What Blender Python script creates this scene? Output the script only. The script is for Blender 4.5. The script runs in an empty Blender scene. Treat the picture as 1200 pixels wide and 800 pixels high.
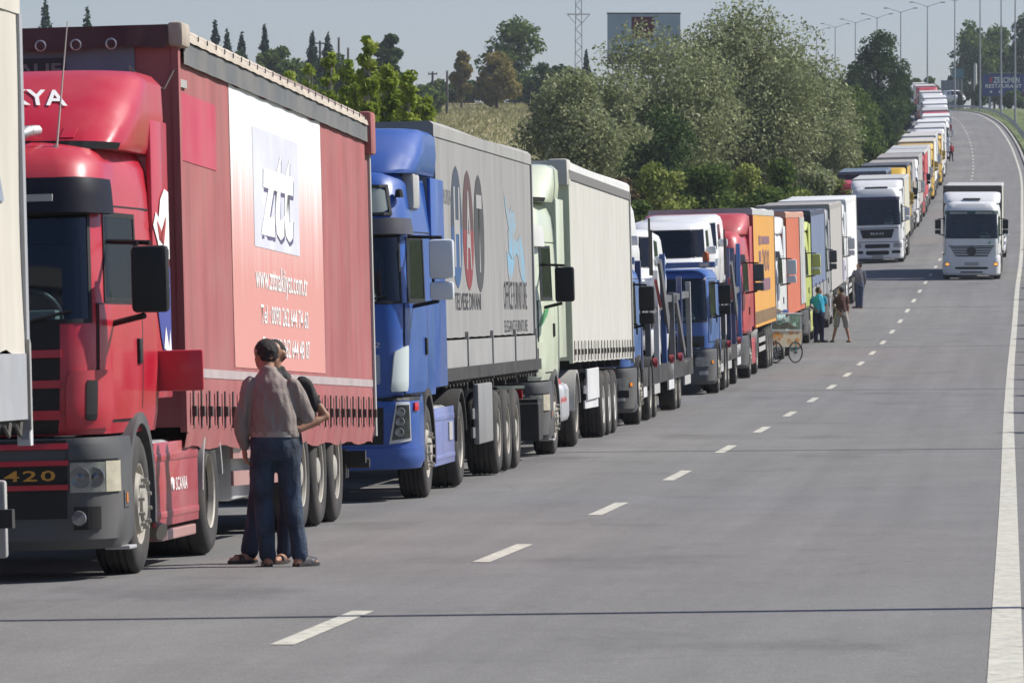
import bpy, bmesh, math, random
import numpy as np
from mathutils import Vector, Matrix, Euler
R = math.radians
random.seed(7); RNG = np.random.default_rng(11)
scn = bpy.context.scene
COL = scn.collection

# ------------------------------------------------------------------ camera, sky, sun, exposure
F = 6850.0            # focal length in pixels of the 1200 px wide photograph
EYE = 1.66            # eye height above the level near stretch of road
cd = bpy.data.cameras.new('camera'); cam = bpy.data.objects.new('camera', cd); COL.objects.link(cam)
cam.location = (0, 0, EYE); cam.rotation_euler = (R(90), 0, 0)
cd.sensor_width = 36; cd.lens = 36 * F / 1200; cd.clip_start = 0.5; cd.clip_end = 6000
cd.dof.use_dof = True; cd.dof.focus_distance = 75; cd.dof.aperture_fstop = 18
scn.camera = cam
SUN_EL, SUN_AZ = 45.0, 15.0        # azimuth counted from +X towards +Y (lamp post shadows give it)
world = bpy.data.worlds.new('World'); scn.world = world; world.use_nodes = True
wn = world.node_tree.nodes; wl = world.node_tree.links
sky = wn.new('ShaderNodeTexSky'); sky.sky_type = 'NISHITA'; sky.sun_disc = False
sky.sun_elevation = R(SUN_EL); sky.sun_rotation = R(90 - SUN_AZ)
sky.air_density = 1.0; sky.dust_density = 0.6; sky.ozone_density = 4.0
tint = wn.new('ShaderNodeMix'); tint.data_type = 'RGBA'; tint.blend_type = 'MULTIPLY'; tint.inputs[0].default_value = 1; tint.inputs[7].default_value = (1.05, .955, 1.05, 1)   # white balance of the air
wl.new(sky.outputs[0], tint.inputs[6]); wl.new(tint.outputs[2], wn['Background'].inputs[0]); wn['Background'].inputs[1].default_value = 0.078
sd = bpy.data.lights.new('sun', 'SUN'); sun = bpy.data.objects.new('sun', sd); COL.objects.link(sun)
sd.energy = 4.9; sd.angle = R(0.53); sd.color = (1.0, 0.955, 0.88)
sdir = Vector((math.cos(R(SUN_AZ)) * math.cos(R(SUN_EL)), math.sin(R(SUN_AZ)) * math.cos(R(SUN_EL)), math.sin(R(SUN_EL))))
sun.rotation_euler = sdir.to_track_quat('Z', 'Y').to_euler(); sun.location = (60, 20, 80)
scn.view_settings.view_transform = 'Standard'; scn.view_settings.look = 'None'
scn.view_settings.exposure = 0.35; scn.view_settings.gamma = 1.0
scn.cycles.max_bounces = 6; scn.cycles.transparent_max_bounces = 12; scn.cycles.volume_bounces = 0
scn.cycles.use_denoising = True; scn.cycles.sample_clamp_indirect = 4.0

# ------------------------------------------------------------------ small helpers
def L(r, g, b, k=1.0):
    f = lambda c: (c / 255 / 12.92 if c / 255 <= 0.04045 else ((c / 255 + 0.055) / 1.055) ** 2.4)
    return (f(r) * k, f(g) * k, f(b) * k)

_mats = {}
def mat(name, rgb, rough=0.5, metal=0.0, nz=0.0, nscale=3.0, stretch=(1, 1, 1), bump=0.0, bscale=40.0, coat=0.0,
        emit=None, dust=0.0, spec=0.5):
    if name in _mats: return _mats[name]
    m = bpy.data.materials.new(name); m.use_nodes = True; _mats[name] = m
    nt = m.node_tree; p = nt.nodes['Principled BSDF']
    p.inputs['Roughness'].default_value = rough; p.inputs['Metallic'].default_value = metal
    p.inputs['Specular IOR Level'].default_value = spec
    if coat: p.inputs['Coat Weight'].default_value = coat; p.inputs['Coat Roughness'].default_value = 0.08
    if emit: p.inputs['Emission Color'].default_value = (*emit[:3], 1); p.inputs['Emission Strength'].default_value = emit[3]
    p.inputs['Base Color'].default_value = (*rgb, 1)
    if nz or bump or dust:
        tc = nt.nodes.new('ShaderNodeTexCoord'); mp = nt.nodes.new('ShaderNodeMapping')
        mp.inputs['Scale'].default_value = stretch; nt.links.new(tc.outputs['Object'], mp.inputs[0])
        last = None
        if nz:
            n = nt.nodes.new('ShaderNodeTexNoise'); n.inputs['Scale'].default_value = nscale; n.inputs['Detail'].default_value = 6
            nt.links.new(mp.outputs[0], n.inputs['Vector'])
            r = nt.nodes.new('ShaderNodeValToRGB'); r.color_ramp.elements[0].position = 0.3; r.color_ramp.elements[1].position = 0.7
            r.color_ramp.elements[0].color = (*[c * (1 - nz) for c in rgb], 1); r.color_ramp.elements[1].color = (*[min(1, c * (1 + nz * .6)) for c in rgb], 1)
            nt.links.new(n.outputs[0], r.inputs[0]); last = r.outputs[0]
        if dust:
            n2 = nt.nodes.new('ShaderNodeTexNoise'); n2.inputs['Scale'].default_value = 1.7; n2.inputs['Detail'].default_value = 8
            nt.links.new(tc.outputs['Object'], n2.inputs['Vector'])
            mr = nt.nodes.new('ShaderNodeMapRange'); mr.inputs[1].default_value = 0.35; mr.inputs[2].default_value = 0.75; mr.inputs[4].default_value = dust
            nt.links.new(n2.outputs[0], mr.inputs[0])
            mx = nt.nodes.new('ShaderNodeMix'); mx.data_type = 'RGBA'; nt.links.new(mr.outputs[0], mx.inputs[0])
            mx.inputs[7].default_value = (0.30, 0.27, 0.23, 1)
            if last: nt.links.new(last, mx.inputs[6])
            else: mx.inputs[6].default_value = (*rgb, 1)
            last = mx.outputs[2]
            ra = nt.nodes.new('ShaderNodeMapRange'); ra.inputs[3].default_value = rough; ra.inputs[4].default_value = min(1, rough + .45); ra.inputs[2].default_value = max(dust, .01)
            nt.links.new(mr.outputs[0], ra.inputs[0]); nt.links.new(ra.outputs[0], p.inputs['Roughness'])
        if last: nt.links.new(last, p.inputs['Base Color'])
        if bump:
            n3 = nt.nodes.new('ShaderNodeTexNoise'); n3.inputs['Scale'].default_value = bscale; n3.inputs['Detail'].default_value = 4
            nt.links.new(mp.outputs[0], n3.inputs['Vector'])
            b = nt.nodes.new('ShaderNodeBump'); b.inputs['Strength'].default_value = bump; b.inputs['Distance'].default_value = 0.02
            nt.links.new(n3.outputs[0], b.inputs['Height']); nt.links.new(b.outputs[0], p.inputs['Normal'])
    return m

def paint(name, rgb, dust=0.25): return mat('paint_' + name, rgb, 0.3, nz=0.06, nscale=1.2, coat=0.35, dust=dust)
def tarp(name, rgb, nz=0.14): return mat('tarp_' + name, rgb, 0.62, nz=nz, nscale=2.2, stretch=(1, 1.6, .22), bump=0.25, bscale=5, dust=0.22, spec=.35)

def glass_mat(name, tint, mixf):
    m = bpy.data.materials.new(name); m.use_nodes = True; nt = m.node_tree; nt.nodes.clear()
    o = nt.nodes.new('ShaderNodeOutputMaterial'); mx = nt.nodes.new('ShaderNodeMixShader')
    t = nt.nodes.new('ShaderNodeBsdfTransparent'); t.inputs[0].default_value = (*tint, 1)
    g = nt.nodes.new('ShaderNodeBsdfGlossy'); g.inputs['Roughness'].default_value = 0.03; g.inputs[0].default_value = (.85, .92, 1, 1)
    fr = nt.nodes.new('ShaderNodeFresnel'); fr.inputs[0].default_value = 1.5
    mr = nt.nodes.new('ShaderNodeMapRange'); mr.inputs[3].default_value = mixf; mr.inputs[4].default_value = .35
    nt.links.new(fr.outputs[0], mr.inputs[0]); nt.links.new(mr.outputs[0], mx.inputs[0])
    nt.links.new(t.outputs[0], mx.inputs[1]); nt.links.new(g.outputs[0], mx.inputs[2]); nt.links.new(mx.outputs[0], o.inputs[0])
    return m

class MB:
    def __init__(s): s.v = []; s.f = []
    def add(s, vs, fs):
        n = len(s.v); s.v += [tuple(p) for p in vs]; s.f += [tuple(i + n for i in f) for f in fs]; return s
    def box(s, x0, x1, y0, y1, z0, z1, ch=0.0):
        if ch <= 0:
            vs = [(x, y, z) for z in (z0, z1) for y in (y0, y1) for x in (x0, x1)]
            return s.add(vs, [(0, 2, 3, 1), (4, 5, 7, 6), (0, 1, 5, 4), (2, 6, 7, 3), (0, 4, 6, 2), (1, 3, 7, 5)])
        bm = bmesh.new(); bmesh.ops.create_cube(bm, size=1)
        for v in bm.verts: v.co = Vector(((x0 + x1) / 2 + v.co.x * (x1 - x0), (y0 + y1) / 2 + v.co.y * (y1 - y0), (z0 + z1) / 2 + v.co.z * (z1 - z0)))
        bmesh.ops.bevel(bm, geom=list(bm.edges), offset=ch, segments=2, affect='EDGES', profile=.5)
        bm.verts.index_update(); s.add([v.co[:] for v in bm.verts], [[v.index for v in f.verts] for f in bm.faces]); bm.free(); return s
    def tube(s, pts, r, n=8, cap=True):
        pts = [Vector(p) for p in pts]; rs = r if isinstance(r, (list, tuple)) else [r] * len(pts)
        base = len(s.v); up = None
        for i, p in enumerate(pts):
            d = (pts[min(i + 1, len(pts) - 1)] - pts[max(i - 1, 0)]).normalized()
            if up is None: up = d.orthogonal().normalized()
            a = (up - d * up.dot(d))
            a = a.normalized() if a.length > 1e-5 else d.orthogonal().normalized()
            up = a; b = d.cross(a)
            for k in range(n):
                t = 2 * math.pi * k / n; s.v.append(tuple(p + (a * math.cos(t) + b * math.sin(t)) * rs[i]))
        for i in range(len(pts) - 1):
            for k in range(n):
                k2 = (k + 1) % n; s.f.append((base + i * n + k, base + i * n + k2, base + (i + 1) * n + k2, base + (i + 1) * n + k))
        if cap:
            s.f.append(tuple(base + k for k in reversed(range(n)))); s.f.append(tuple(base + (len(pts) - 1) * n + k for k in range(n)))
        return s
    def lathe(s, prof, n=28, axis='x', c=(0, 0, 0), a0=0.0, a1=360.0, closed=False):
        full = abs(a1 - a0) >= 359.9; m = n if full else n + 1; base = len(s.v)
        for k in range(m):
            t = R(a0 + (a1 - a0) * k / n); co, si = math.cos(t), math.sin(t)
            for (r, h) in prof:
                p = {'x': (h, r * co, r * si), 'y': (r * co, h, r * si), 'z': (r * co, r * si, h)}[axis]
                s.v.append((p[0] + c[0], p[1] + c[1], p[2] + c[2]))
        q = len(prof)
        for k in range(n):
            k2 = (k + 1) % m
            for i in range(q if closed else q - 1):
                j = (i + 1) % q
                s.f.append((base + k * q + i, base + k2 * q + i, base + k2 * q + j, base + k * q + j))
        if closed and not full:
            s.f.append(tuple(base + i for i in range(q))); s.f.append(tuple(base + n * q + i for i in reversed(range(q))))
        return s
    def prism(s, poly, axis, h0, h1):
        n = len(poly)
        def P(a, b, h): return {'x': (h, a, b), 'y': (a, h, b), 'z': (a, b, h)}[axis]
        return s.add([P(a, b, h0) for a, b in poly] + [P(a, b, h1) for a, b in poly],
                     [tuple(range(n))[::-1], tuple(range(n, 2 * n))] + [(i, (i + 1) % n, n + (i + 1) % n, n + i) for i in range(n)])
    def grid(s, fn, nu, nv, flip=False):
        base = len(s.v)
        for j in range(nv + 1):
            for i in range(nu + 1): s.v.append(tuple(fn(i / nu, j / nv)))
        for j in range(nv):
            for i in range(nu):
                a = base + j * (nu + 1) + i; q = (a, a + 1, a + nu + 2, a + nu + 1); s.f.append(q[::-1] if flip else q)
        return s
    def sphere(s, c, r, n=10, m=6):
        rx = r if isinstance(r, (tuple, list)) else (r, r, r)
        return s.grid(lambda u, v: (c[0] + rx[0] * math.cos(2 * math.pi * u) * math.sin(math.pi * v), c[1] + rx[1] * math.sin(2 * math.pi * u) * math.sin(math.pi * v), c[2] - rx[2] * math.cos(math.pi * v)), n, m)
    def mesh(s, name, smooth=None):
        me = bpy.data.meshes.new(name); me.from_pydata(s.v, [], s.f); me.validate()
        bm = bmesh.new(); bm.from_mesh(me); bmesh.ops.remove_doubles(bm, verts=bm.verts, dist=1e-5)
        bmesh.ops.recalc_face_normals(bm, faces=bm.faces); bm.to_mesh(me); bm.free()
        if smooth is not None:
            me.polygons.foreach_set('use_smooth', [True] * len(me.polygons)); me.set_sharp_from_angle(angle=R(smooth))
        return me
    def build(s, name, m, parent=None, smooth=None):
        me = s.mesh(name, smooth); me.materials.append(m); return link(name, me, parent)

def link(name, data, parent=None, loc=None, rot=None):
    o = bpy.data.objects.new(name, data); COL.objects.link(o)
    if parent is not None: o.parent = parent
    if loc is not None: o.location = loc
    if rot is not None: o.rotation_euler = rot
    return o
def tag(o, label, cat, group=None):
    o['label'] = label; o['category'] = cat
    if group: o['group'] = group
    return o
def thing(name, label, cat, loc=(0, 0, 0), rot=(0, 0, 0), group=None): return tag(link(name, None, None, loc, rot), label, cat, group)
def struct(o): o['kind'] = 'structure'; return o
def stuff(o): o['kind'] = 'stuff'; return o
def px(x, y, Y): return Vector(((x - 600) / F * Y, Y, EYE + (400 - y) / F * Y))

def text_mesh(txt, w, h, name='lettering', shear=0.0, bold=0.0, space=1.0):
    cu = bpy.data.curves.new(name, 'FONT'); cu.body = txt; cu.resolution_u = 2; cu.shear = shear; cu.offset = bold; cu.space_character = space
    ob = bpy.data.objects.new(name, cu); me = bpy.data.meshes.new_from_object(ob)
    bpy.data.objects.remove(ob); bpy.data.curves.remove(cu)
    bm = bmesh.new(); bm.from_mesh(me); bmesh.ops.triangulate(bm, faces=bm.faces); bmesh.ops.remove_doubles(bm, verts=bm.verts, dist=1e-5); bm.to_mesh(me); bm.free()
    co = np.array([v.co[:] for v in me.vertices]); mn, mx_ = co.min(0), co.max(0)
    co[:, 0] = (co[:, 0] - mn[0]) / (mx_[0] - mn[0]) * w; co[:, 1] = (co[:, 1] - mn[1]) / (mx_[1] - mn[1]) * h
    return me, co
def lettering(txt, w, h, fn, m, parent, shear=0.0, bold=0.0, space=1.0, flip=False):
    me, co = text_mesh(txt, w, h, 'lettering', shear, bold, space)
    for v, c in zip(me.vertices, co): v.co = fn(c[0], c[1])
    me.materials.clear(); me.materials.append(m)
    return link('lettering', me, parent)

# ------------------------------------------------------------------ road geometry
def curve(tab):
    xs = np.array([t[0] for t in tab], float); ys = np.array([t[1] for t in tab], float)
    d = np.gradient(ys, xs)
    def f(x):
        x = min(max(x, xs[0]), xs[-1]); i = int(min(np.searchsorted(xs, x, 'right') - 1, len(xs) - 2))
        h = xs[i + 1] - xs[i]; t = (x - xs[i]) / h
        return float((2*t**3 - 3*t**2 + 1) * ys[i] + (t**3 - 2*t**2 + t) * h * d[i] + (-2*t**3 + 3*t**2) * ys[i+1] + (t**3 - t**2) * h * d[i+1])
    return f
dashX = curve([(-60, -9.1), (0, -3.99), (60, 1.13), (118, 6.07), (153, 9.1), (199, 13.15), (243, 17.05), (280, 20.4), (380, 29.2), (492, 38.8),
               (531, 41.9), (580, 45.6), (629, 49.0), (660, 51.0), (700, 53.3), (740, 54.9), (780, 55.6), (830, 55.6), (900, 54.4), (1000, 52.6), (1150, 49.4), (1500, 38)])
roadZ = curve([(-60, 0), (0, 0), (40, 0), (58, 0), (70.7, .06), (82, .15), (95, .25), (106.5, .35), (118, .48), (153, 1.06), (177, 1.6), (199, 2.26),
               (243, 3.9), (280, 5.4), (330, 7.7), (400, 11.2), (492, 15.9), (531, 18.0), (580, 20.9), (629, 23.9), (660, 25.8), (700, 28.1), (740, 30.4), (770, 31.9),
               (800, 33.2), (865, 35.8), (1000, 40.8), (1150, 46.3), (1500, 57)])
def slope(Y): return (dashX(Y + 2) - dashX(Y - 2)) / 4
def rp(Y, u, dz=0.0):
    t = Vector((slope(Y), 1)).normalized(); return Vector((dashX(Y) + u * t.y, Y - u * t.x, roadZ(Y) + dz))

def ribbon(ys, us, dzs, uvname=None):
    mb = MB(); nu = len(us)
    for Y in ys:
        for u, dz in zip(us, dzs): mb.v.append(tuple(rp(Y, u, dz)))
    for j in range(len(ys) - 1):
        for i in range(nu - 1):
            a = j * nu + i; mb.f.append((a, a + 1, a + nu + 1, a + nu))
    return mb
YS = [y for y in range(-40, 340, 4)] + [y for y in range(340, 1400, 10)]

def asphalt():
    m = bpy.data.materials.new('asphalt'); m.use_nodes = True; nt = m.node_tree; p = nt.nodes['Principled BSDF']
    p.inputs['Roughness'].default_value = 0.85; p.inputs['Specular IOR Level'].default_value = 0.35
    uv = nt.nodes.new('ShaderNodeUVMap'); uv.uv_map = 'road'
    def noise(scale, detail, sx=1, sy=1):
        mp = nt.nodes.new('ShaderNodeMapping'); mp.inputs['Scale'].default_value = (sx, sy, 1); nt.links.new(uv.outputs[0], mp.inputs[0])
        n = nt.nodes.new('ShaderNodeTexNoise'); n.inputs['Scale'].default_value = scale; n.inputs['Detail'].default_value = detail; n.inputs['Roughness'].default_value = .65
        nt.links.new(mp.outputs[0], n.inputs['Vector']); return n.outputs[0]
    def ramp(src, stops):
        r = nt.nodes.new('ShaderNodeValToRGB'); e = r.color_ramp.elements
        while len(e) < len(stops): e.new(0.5)
        for el, (po, c) in zip(e, stops): el.position = po; el.color = (c, c, c, 1)
        nt.links.new(src, r.inputs[0]); return r.outputs[0]
    def mul(a, b):
        x = nt.nodes.new('ShaderNodeMix'); x.data_type = 'RGBA'; x.blend_type = 'MULTIPLY'; x.inputs[0].default_value = 1
        nt.links.new(a, x.inputs[6]); nt.links.new(b, x.inputs[7]); return x.outputs[2]
    big = ramp(noise(0.8, 6, 1, .5), [(.3, .90), (.7, 1.08)])
    strk = ramp(noise(1.6, 3, 1, .015), [(.35, .91), (.65, 1.06)])
    blot = ramp(noise(.35, 7, 1, .5), [(.56, 1.0), (.66, .78)])
    grain = mul(ramp(noise(55, 3), [(.25, .55), (.75, 1.45)]), ramp(noise(11, 4), [(.3, .86), (.7, 1.13)]))
    crack = nt.nodes.new('ShaderNodeTexVoronoi'); crack.feature = 'DISTANCE_TO_EDGE'; crack.inputs['Scale'].default_value = .16
    mpc = nt.nodes.new('ShaderNodeMapping'); mpc.inputs['Scale'].default_value = (.55, 1, 1); nt.links.new(uv.outputs[0], mpc.inputs[0])
    nn = nt.nodes.new('ShaderNodeTexNoise'); nn.inputs['Scale'].default_value = .8; nn.inputs['Detail'].default_value = 6; nt.links.new(mpc.outputs[0], nn.inputs['Vector'])
    mxv = nt.nodes.new('ShaderNodeMix'); mxv.data_type = 'RGBA'; mxv.blend_type = 'ADD'; mxv.inputs[0].default_value = 1.2
    nt.links.new(mpc.outputs[0], mxv.inputs[6]); nt.links.new(nn.outputs['Color'], mxv.inputs[7]); nt.links.new(mxv.outputs[2], crack.inputs['Vector'])
    cr = ramp(crack.outputs['Distance'], [(.0, .86), (.004, 1.0)])
    base = nt.nodes.new('ShaderNodeRGB'); base.outputs[0].default_value = (.163, .160, .156, 1)
    c = mul(mul(mul(mul(mul(base.outputs[0], big), strk), blot), grain), cr)
    nt.links.new(c, p.inputs['Base Color'])
    b = nt.nodes.new('ShaderNodeBump'); b.inputs['Strength'].default_value = .5; b.inputs['Distance'].default_value = .004
    nt.links.new(noise(90, 3), b.inputs['Height']); nt.links.new(b.outputs[0], p.inputs['Normal'])
    return m

road = ribbon(YS, [-7.6, -5.7, -3.6, -2.0, 0, 2, 4.5], [-.14, -.0925, -.04, 0, 0, 0, 0]).build('road', asphalt())   # shoulder falls away 2.5 percent
struct(road); uvl = road.data.uv_layers.new(name='road')
for lp in road.data.loops:
    co = road.data.vertices[lp.vertex_index].co; uvl.data[lp.index].uv = (co.x - dashX(co.y), co.y)
PAINTW = mat('road_paint', (.52, .51, .44), .7, nz=.22, nscale=9, bump=.2, bscale=60, dust=.35)
def wear(m):                                     # flecks of asphalt showing through the worn paint
    nt = m.node_tree; p = nt.nodes['Principled BSDF']; src = p.inputs['Base Color'].links[0].from_socket
    tc = nt.nodes.new('ShaderNodeTexCoord'); n = nt.nodes.new('ShaderNodeTexNoise'); n.inputs['Scale'].default_value = 7; n.inputs['Detail'].default_value = 9; n.inputs['Roughness'].default_value = .8
    r = nt.nodes.new('ShaderNodeMapRange'); r.inputs[1].default_value = .52; r.inputs[2].default_value = .62; r.inputs[4].default_value = .75
    x = nt.nodes.new('ShaderNodeMix'); x.data_type = 'RGBA'; x.inputs[7].default_value = (.17, .165, .16, 1)
    nt.links.new(tc.outputs['Object'], n.inputs['Vector']); nt.links.new(n.outputs[0], r.inputs[0]); nt.links.new(r.outputs[0], x.inputs[0]); nt.links.new(src, x.inputs[6]); nt.links.new(x.outputs[2], p.inputs['Base Color'])
wear(PAINTW)
for k in range(-2, 66):
    Yc = 34 + 12 * k
    if Yc < 8 or Yc > 770: continue
    ribbon([Yc - 2, Yc - .7, Yc + .7, Yc + 2], [-.068, .068], [.004, .004]).build('lane_dash', PAINTW, road)
ribbon(YS, [3.86, 4.04], [.004, .004]).build('edge_line', PAINTW, road)
CONC = mat('concrete', (.36, .34, .31), .85, nz=.25, nscale=2.5, bump=.4, bscale=25)
kerb = ribbon([y for y in YS if y >= 66], [4.5, 4.52, 4.72, 4.74], [-.05, .12, .12, -.05]).build('kerb', CONC); struct(kerb)

# terrain
def sstep(a, b, x): t = min(1, max(0, (x - a) / (b - a))); return t * t * (3 - 2 * t)
def terrain_z(Y, u):
    z = roadZ(Y)
    if u < 0:
        w = -u
        hill = 3.2 * sstep(480, 690, Y) * sstep(14, 50, w)
        cap = EYE + .0409 * 700 + .012 * max(0, Y - 700)
        zz = z - .15 - .3 * sstep(7.4, 9.5, w) + hill + .8 * math.sin(Y * .021 + w * .05) * sstep(15, 60, w) * sstep(100, 500, Y)
        if Y > 640 and w > 20: zz = zz + (min(zz, cap) - zz) * sstep(20, 45, w)
        return zz
    w = u
    return z - .04 + .05 * sstep(4.7, 5.5, w) + .25 * sstep(6, 10, w) + 1.2 * sstep(14, 80, w)
def side_ribbon(us):
    mb = MB(); nu = len(us); ys = YS + [1450, 1500]
    for Y in ys:
        for u in us:
            p = rp(min(Y, 1400), u); mb.v.append((dashX(Y) + u, Y, terrain_z(Y, u)))
    for j in range(len(ys) - 1):
        for i in range(nu - 1):
            a = j * nu + i; mb.f.append((a, a + 1, a + nu + 1, a + nu))
    return mb
def ground_mat(name='dry_grass_ground', g=(1, 1, 1)):
    m = bpy.data.materials.new(name); m.use_nodes = True; nt = m.node_tree; p = nt.nodes['Principled BSDF']; p.inputs['Roughness'].default_value = .95
    tc = nt.nodes.new('ShaderNodeTexCoord')
    n = nt.nodes.new('ShaderNodeTexNoise'); n.inputs['Scale'].default_value = .12; n.inputs['Detail'].default_value = 9; n.inputs['Roughness'].default_value = .7
    n2 = nt.nodes.new('ShaderNodeTexNoise'); n2.inputs['Scale'].default_value = 1.1; n2.inputs['Detail'].default_value = 6
    nt.links.new(tc.outputs['Object'], n.inputs['Vector']); nt.links.new(tc.outputs['Object'], n2.inputs['Vector'])
    r = nt.nodes.new('ShaderNodeValToRGB'); e = r.color_ramp.elements
    e[0].position = .36; e[0].color = (.13, .15, .05, 1); e[1].position = .62; e[1].color = (.46, .38, .22, 1)
    k = e.new(.48); k.color = (.30, .27, .13, 1)
    nt.links.new(n.outputs[0], r.inputs[0])
    mx = nt.nodes.new('ShaderNodeMix'); mx.data_type = 'RGBA'; mx.blend_type = 'MULTIPLY'; mx.inputs[0].default_value = .7
    r2 = nt.nodes.new('ShaderNodeValToRGB'); r2.color_ramp.elements[0].position = .3; r2.color_ramp.elements[0].color = (.5, .5, .5, 1); r2.color_ramp.elements[1].position = .7; r2.color_ramp.elements[1].color = (1.2, 1.15, 1.05, 1)
    nt.links.new(n2.outputs[0], r2.inputs[0]); nt.links.new(r.outputs[0], mx.inputs[6]); nt.links.new(r2.outputs[0], mx.inputs[7])
    tn = nt.nodes.new('ShaderNodeMix'); tn.data_type = 'RGBA'; tn.blend_type = 'MULTIPLY'; tn.inputs[0].default_value = 1; tn.inputs[7].default_value = (*g, 1)
    nt.links.new(mx.outputs[2], tn.inputs[6]); nt.links.new(tn.outputs[2], p.inputs['Base Color'])
    return m
GM = ground_mat(); GM2 = ground_mat('green_verge_ground', (.42, .62, .40))
struct(side_ribbon([-500, -300, -200, -140, -100, -80, -65, -50, -40, -30, -22, -16, -12, -9.5, -8.5, -7.4]).build('hillside', GM, smooth=60))
struct(side_ribbon([4.6, 5.0, 5.6, 6.2, 7.5, 10, 14, 20, 30, 45, 70, 110, 180, 300, 500]).build('median_verge', GM2, smooth=60))

# ------------------------------------------------------------------ shared materials of the vehicles
BLACK = mat('black_plastic', (.010, .010, .011), .45, dust=.05, spec=.35)
RUBBER = mat('tyre_rubber', (.016, .016, .017), .82, nz=.25, nscale=6, dust=.22)
DARKGREY = mat('grey_plastic', (.062, .066, .070), .55, nz=.12, nscale=3, dust=.2)
CHASSIS = mat('chassis_black', (.016, .016, .017), .7, nz=.2, dust=.15)
STEELW = mat('rim_steel', (.42, .40, .35), .5, metal=.35, nz=.2, nscale=8, dust=.5)
ALU = mat('aluminium', (.55, .56, .57), .35, metal=.7, nz=.08, dust=.25)
LGREY = mat('light_grey_plastic', (.38, .38, .37), .55, nz=.12, dust=.35)
WHITEP = paint('white', (.74, .745, .75), .22)
LAMP = mat('headlamp', (.30, .31, .32), .12, metal=.55, nz=.3, nscale=14)
LAMPW = mat('clear_lamp', (.5, .46, .36), .15, nz=.2, nscale=12)
AMBER = mat('amber_lens', (.75, .23, .02), .2)
AMBERON = mat('amber_lamp_lit', (.9, .35, .05), .2, emit=(1, .42, .08, .8))
REDLENS = mat('red_lens', (.5, .01, .02), .2)
GLASS = glass_mat('windscreen_glass', (.40, .50, .53), .04)
INTERIOR = mat('cab_interior', (.035, .035, .04), .9)
SEAT = mat('seat_fabric', (.05, .055, .075), .95)
PAPER = mat('paper', (.65, .70, .66), .8)
WHITEPRINT = mat('white_print', (.78, .76, .74), .6)
DARKPRINT = mat('dark_print', (.045, .045, .05), .6)
STRAPM = mat('strap_black', (.07, .065, .055), .8, dust=.2)

# ------------------------------------------------------------------ wheels
def tyre_mesh(w, r=.5):
    h = w / 2; pr = [(.27, -h * .72), (.30, -h * .95), (.38, -h), (.45, -h * .97), (r - .015, -h * .86)]
    x = -h * .80; n = 5
    for i in range(n):
        x0 = -h * .80 + i * (1.6 * h / n); x1 = x0 + 1.6 * h / n
        pr += [(r, x0 + .006), (r, x1 - .012), (r - .013, x1 - .010), (r - .013, x1 + .002)]
    pr = pr[:-2] + [(r - .015, h * .86), (.45, h * .97), (.38, h), (.30, h * .95), (.27, h * .72)]
    return MB().lathe(pr, 40).mesh('tyre', 50)
def rim_mesh(kind, w):
    h = w / 2; mb = MB()
    if kind == 'front':
        mb.lathe([(.275, h * .70), (.292, h * .93), (.28, h * .90), (.262, h * .55), (.235, h * .42), (.225, h * .75), (.205, h * 1.02), (.125, h * 1.03), (.12, h * 1.18), (.085, h * 1.22), (0.001, h * 1.23)], 36)
        rb, xb = .17, h * 1.03
    elif kind == 'trailer':
        mb.lathe([(.275, h * .70), (.292, h * .93), (.28, h * .90), (.262, h * .3), (.235, -h * .05), (.22, h * .30), (.20, h * .42), (.13, h * .44), (.115, h * .85), (.08, h * .92), (0.001, h * .93)], 36)
        rb, xb = .165, h * .44
    else:
        mb.lathe([(.275, h * .70), (.292, h * .96), (.28, h * .92), (.265, h * .3), (.25, -h * .02), (.21, -h * .06), (.14, -h * .02), (.12, h * .40), (.09, h * .46), (0.001, h * .47)], 36)
        rb, xb = .165, -h * .02
    for k in range(10):
        t = 2 * math.pi * k / 10; mb.tube([(xb - .01, rb * math.cos(t), rb * math.sin(t)), (xb + .045, rb * math.cos(t), rb * math.sin(t))], .014, 6)
    return mb.mesh('rim', 35)
WM = {k: (tyre_mesh(w), rim_mesh(k, w)) for k, w in (('front', .30), ('drive', .56), ('trailer', .385))}
for k in WM: WM[k][0].materials.append(RUBBER); WM[k][1].materials.append(STEELW)
ALUR = WM['trailer'][1].copy(); ALUR.materials.clear(); ALUR.materials.append(mat('white_rim', (.62, .61, .58), .45, nz=.15, dust=.4))
def wheel(tr, kind, y, side, xo=1.245, z=.5, white=False, sc=1.0):
    w = {'front': .30, 'drive': .56, 'trailer': .385}[kind]
    o = link('wheel', WM[kind][0], tr, (side * (xo - w / 2 * sc), y, z), (random.uniform(0, 6), 0, 0 if side > 0 else math.pi))
    if sc != 1: o.scale = (sc, sc, sc)
    link('rim', ALUR if white else WM[kind][1], o)
    return o

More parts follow.
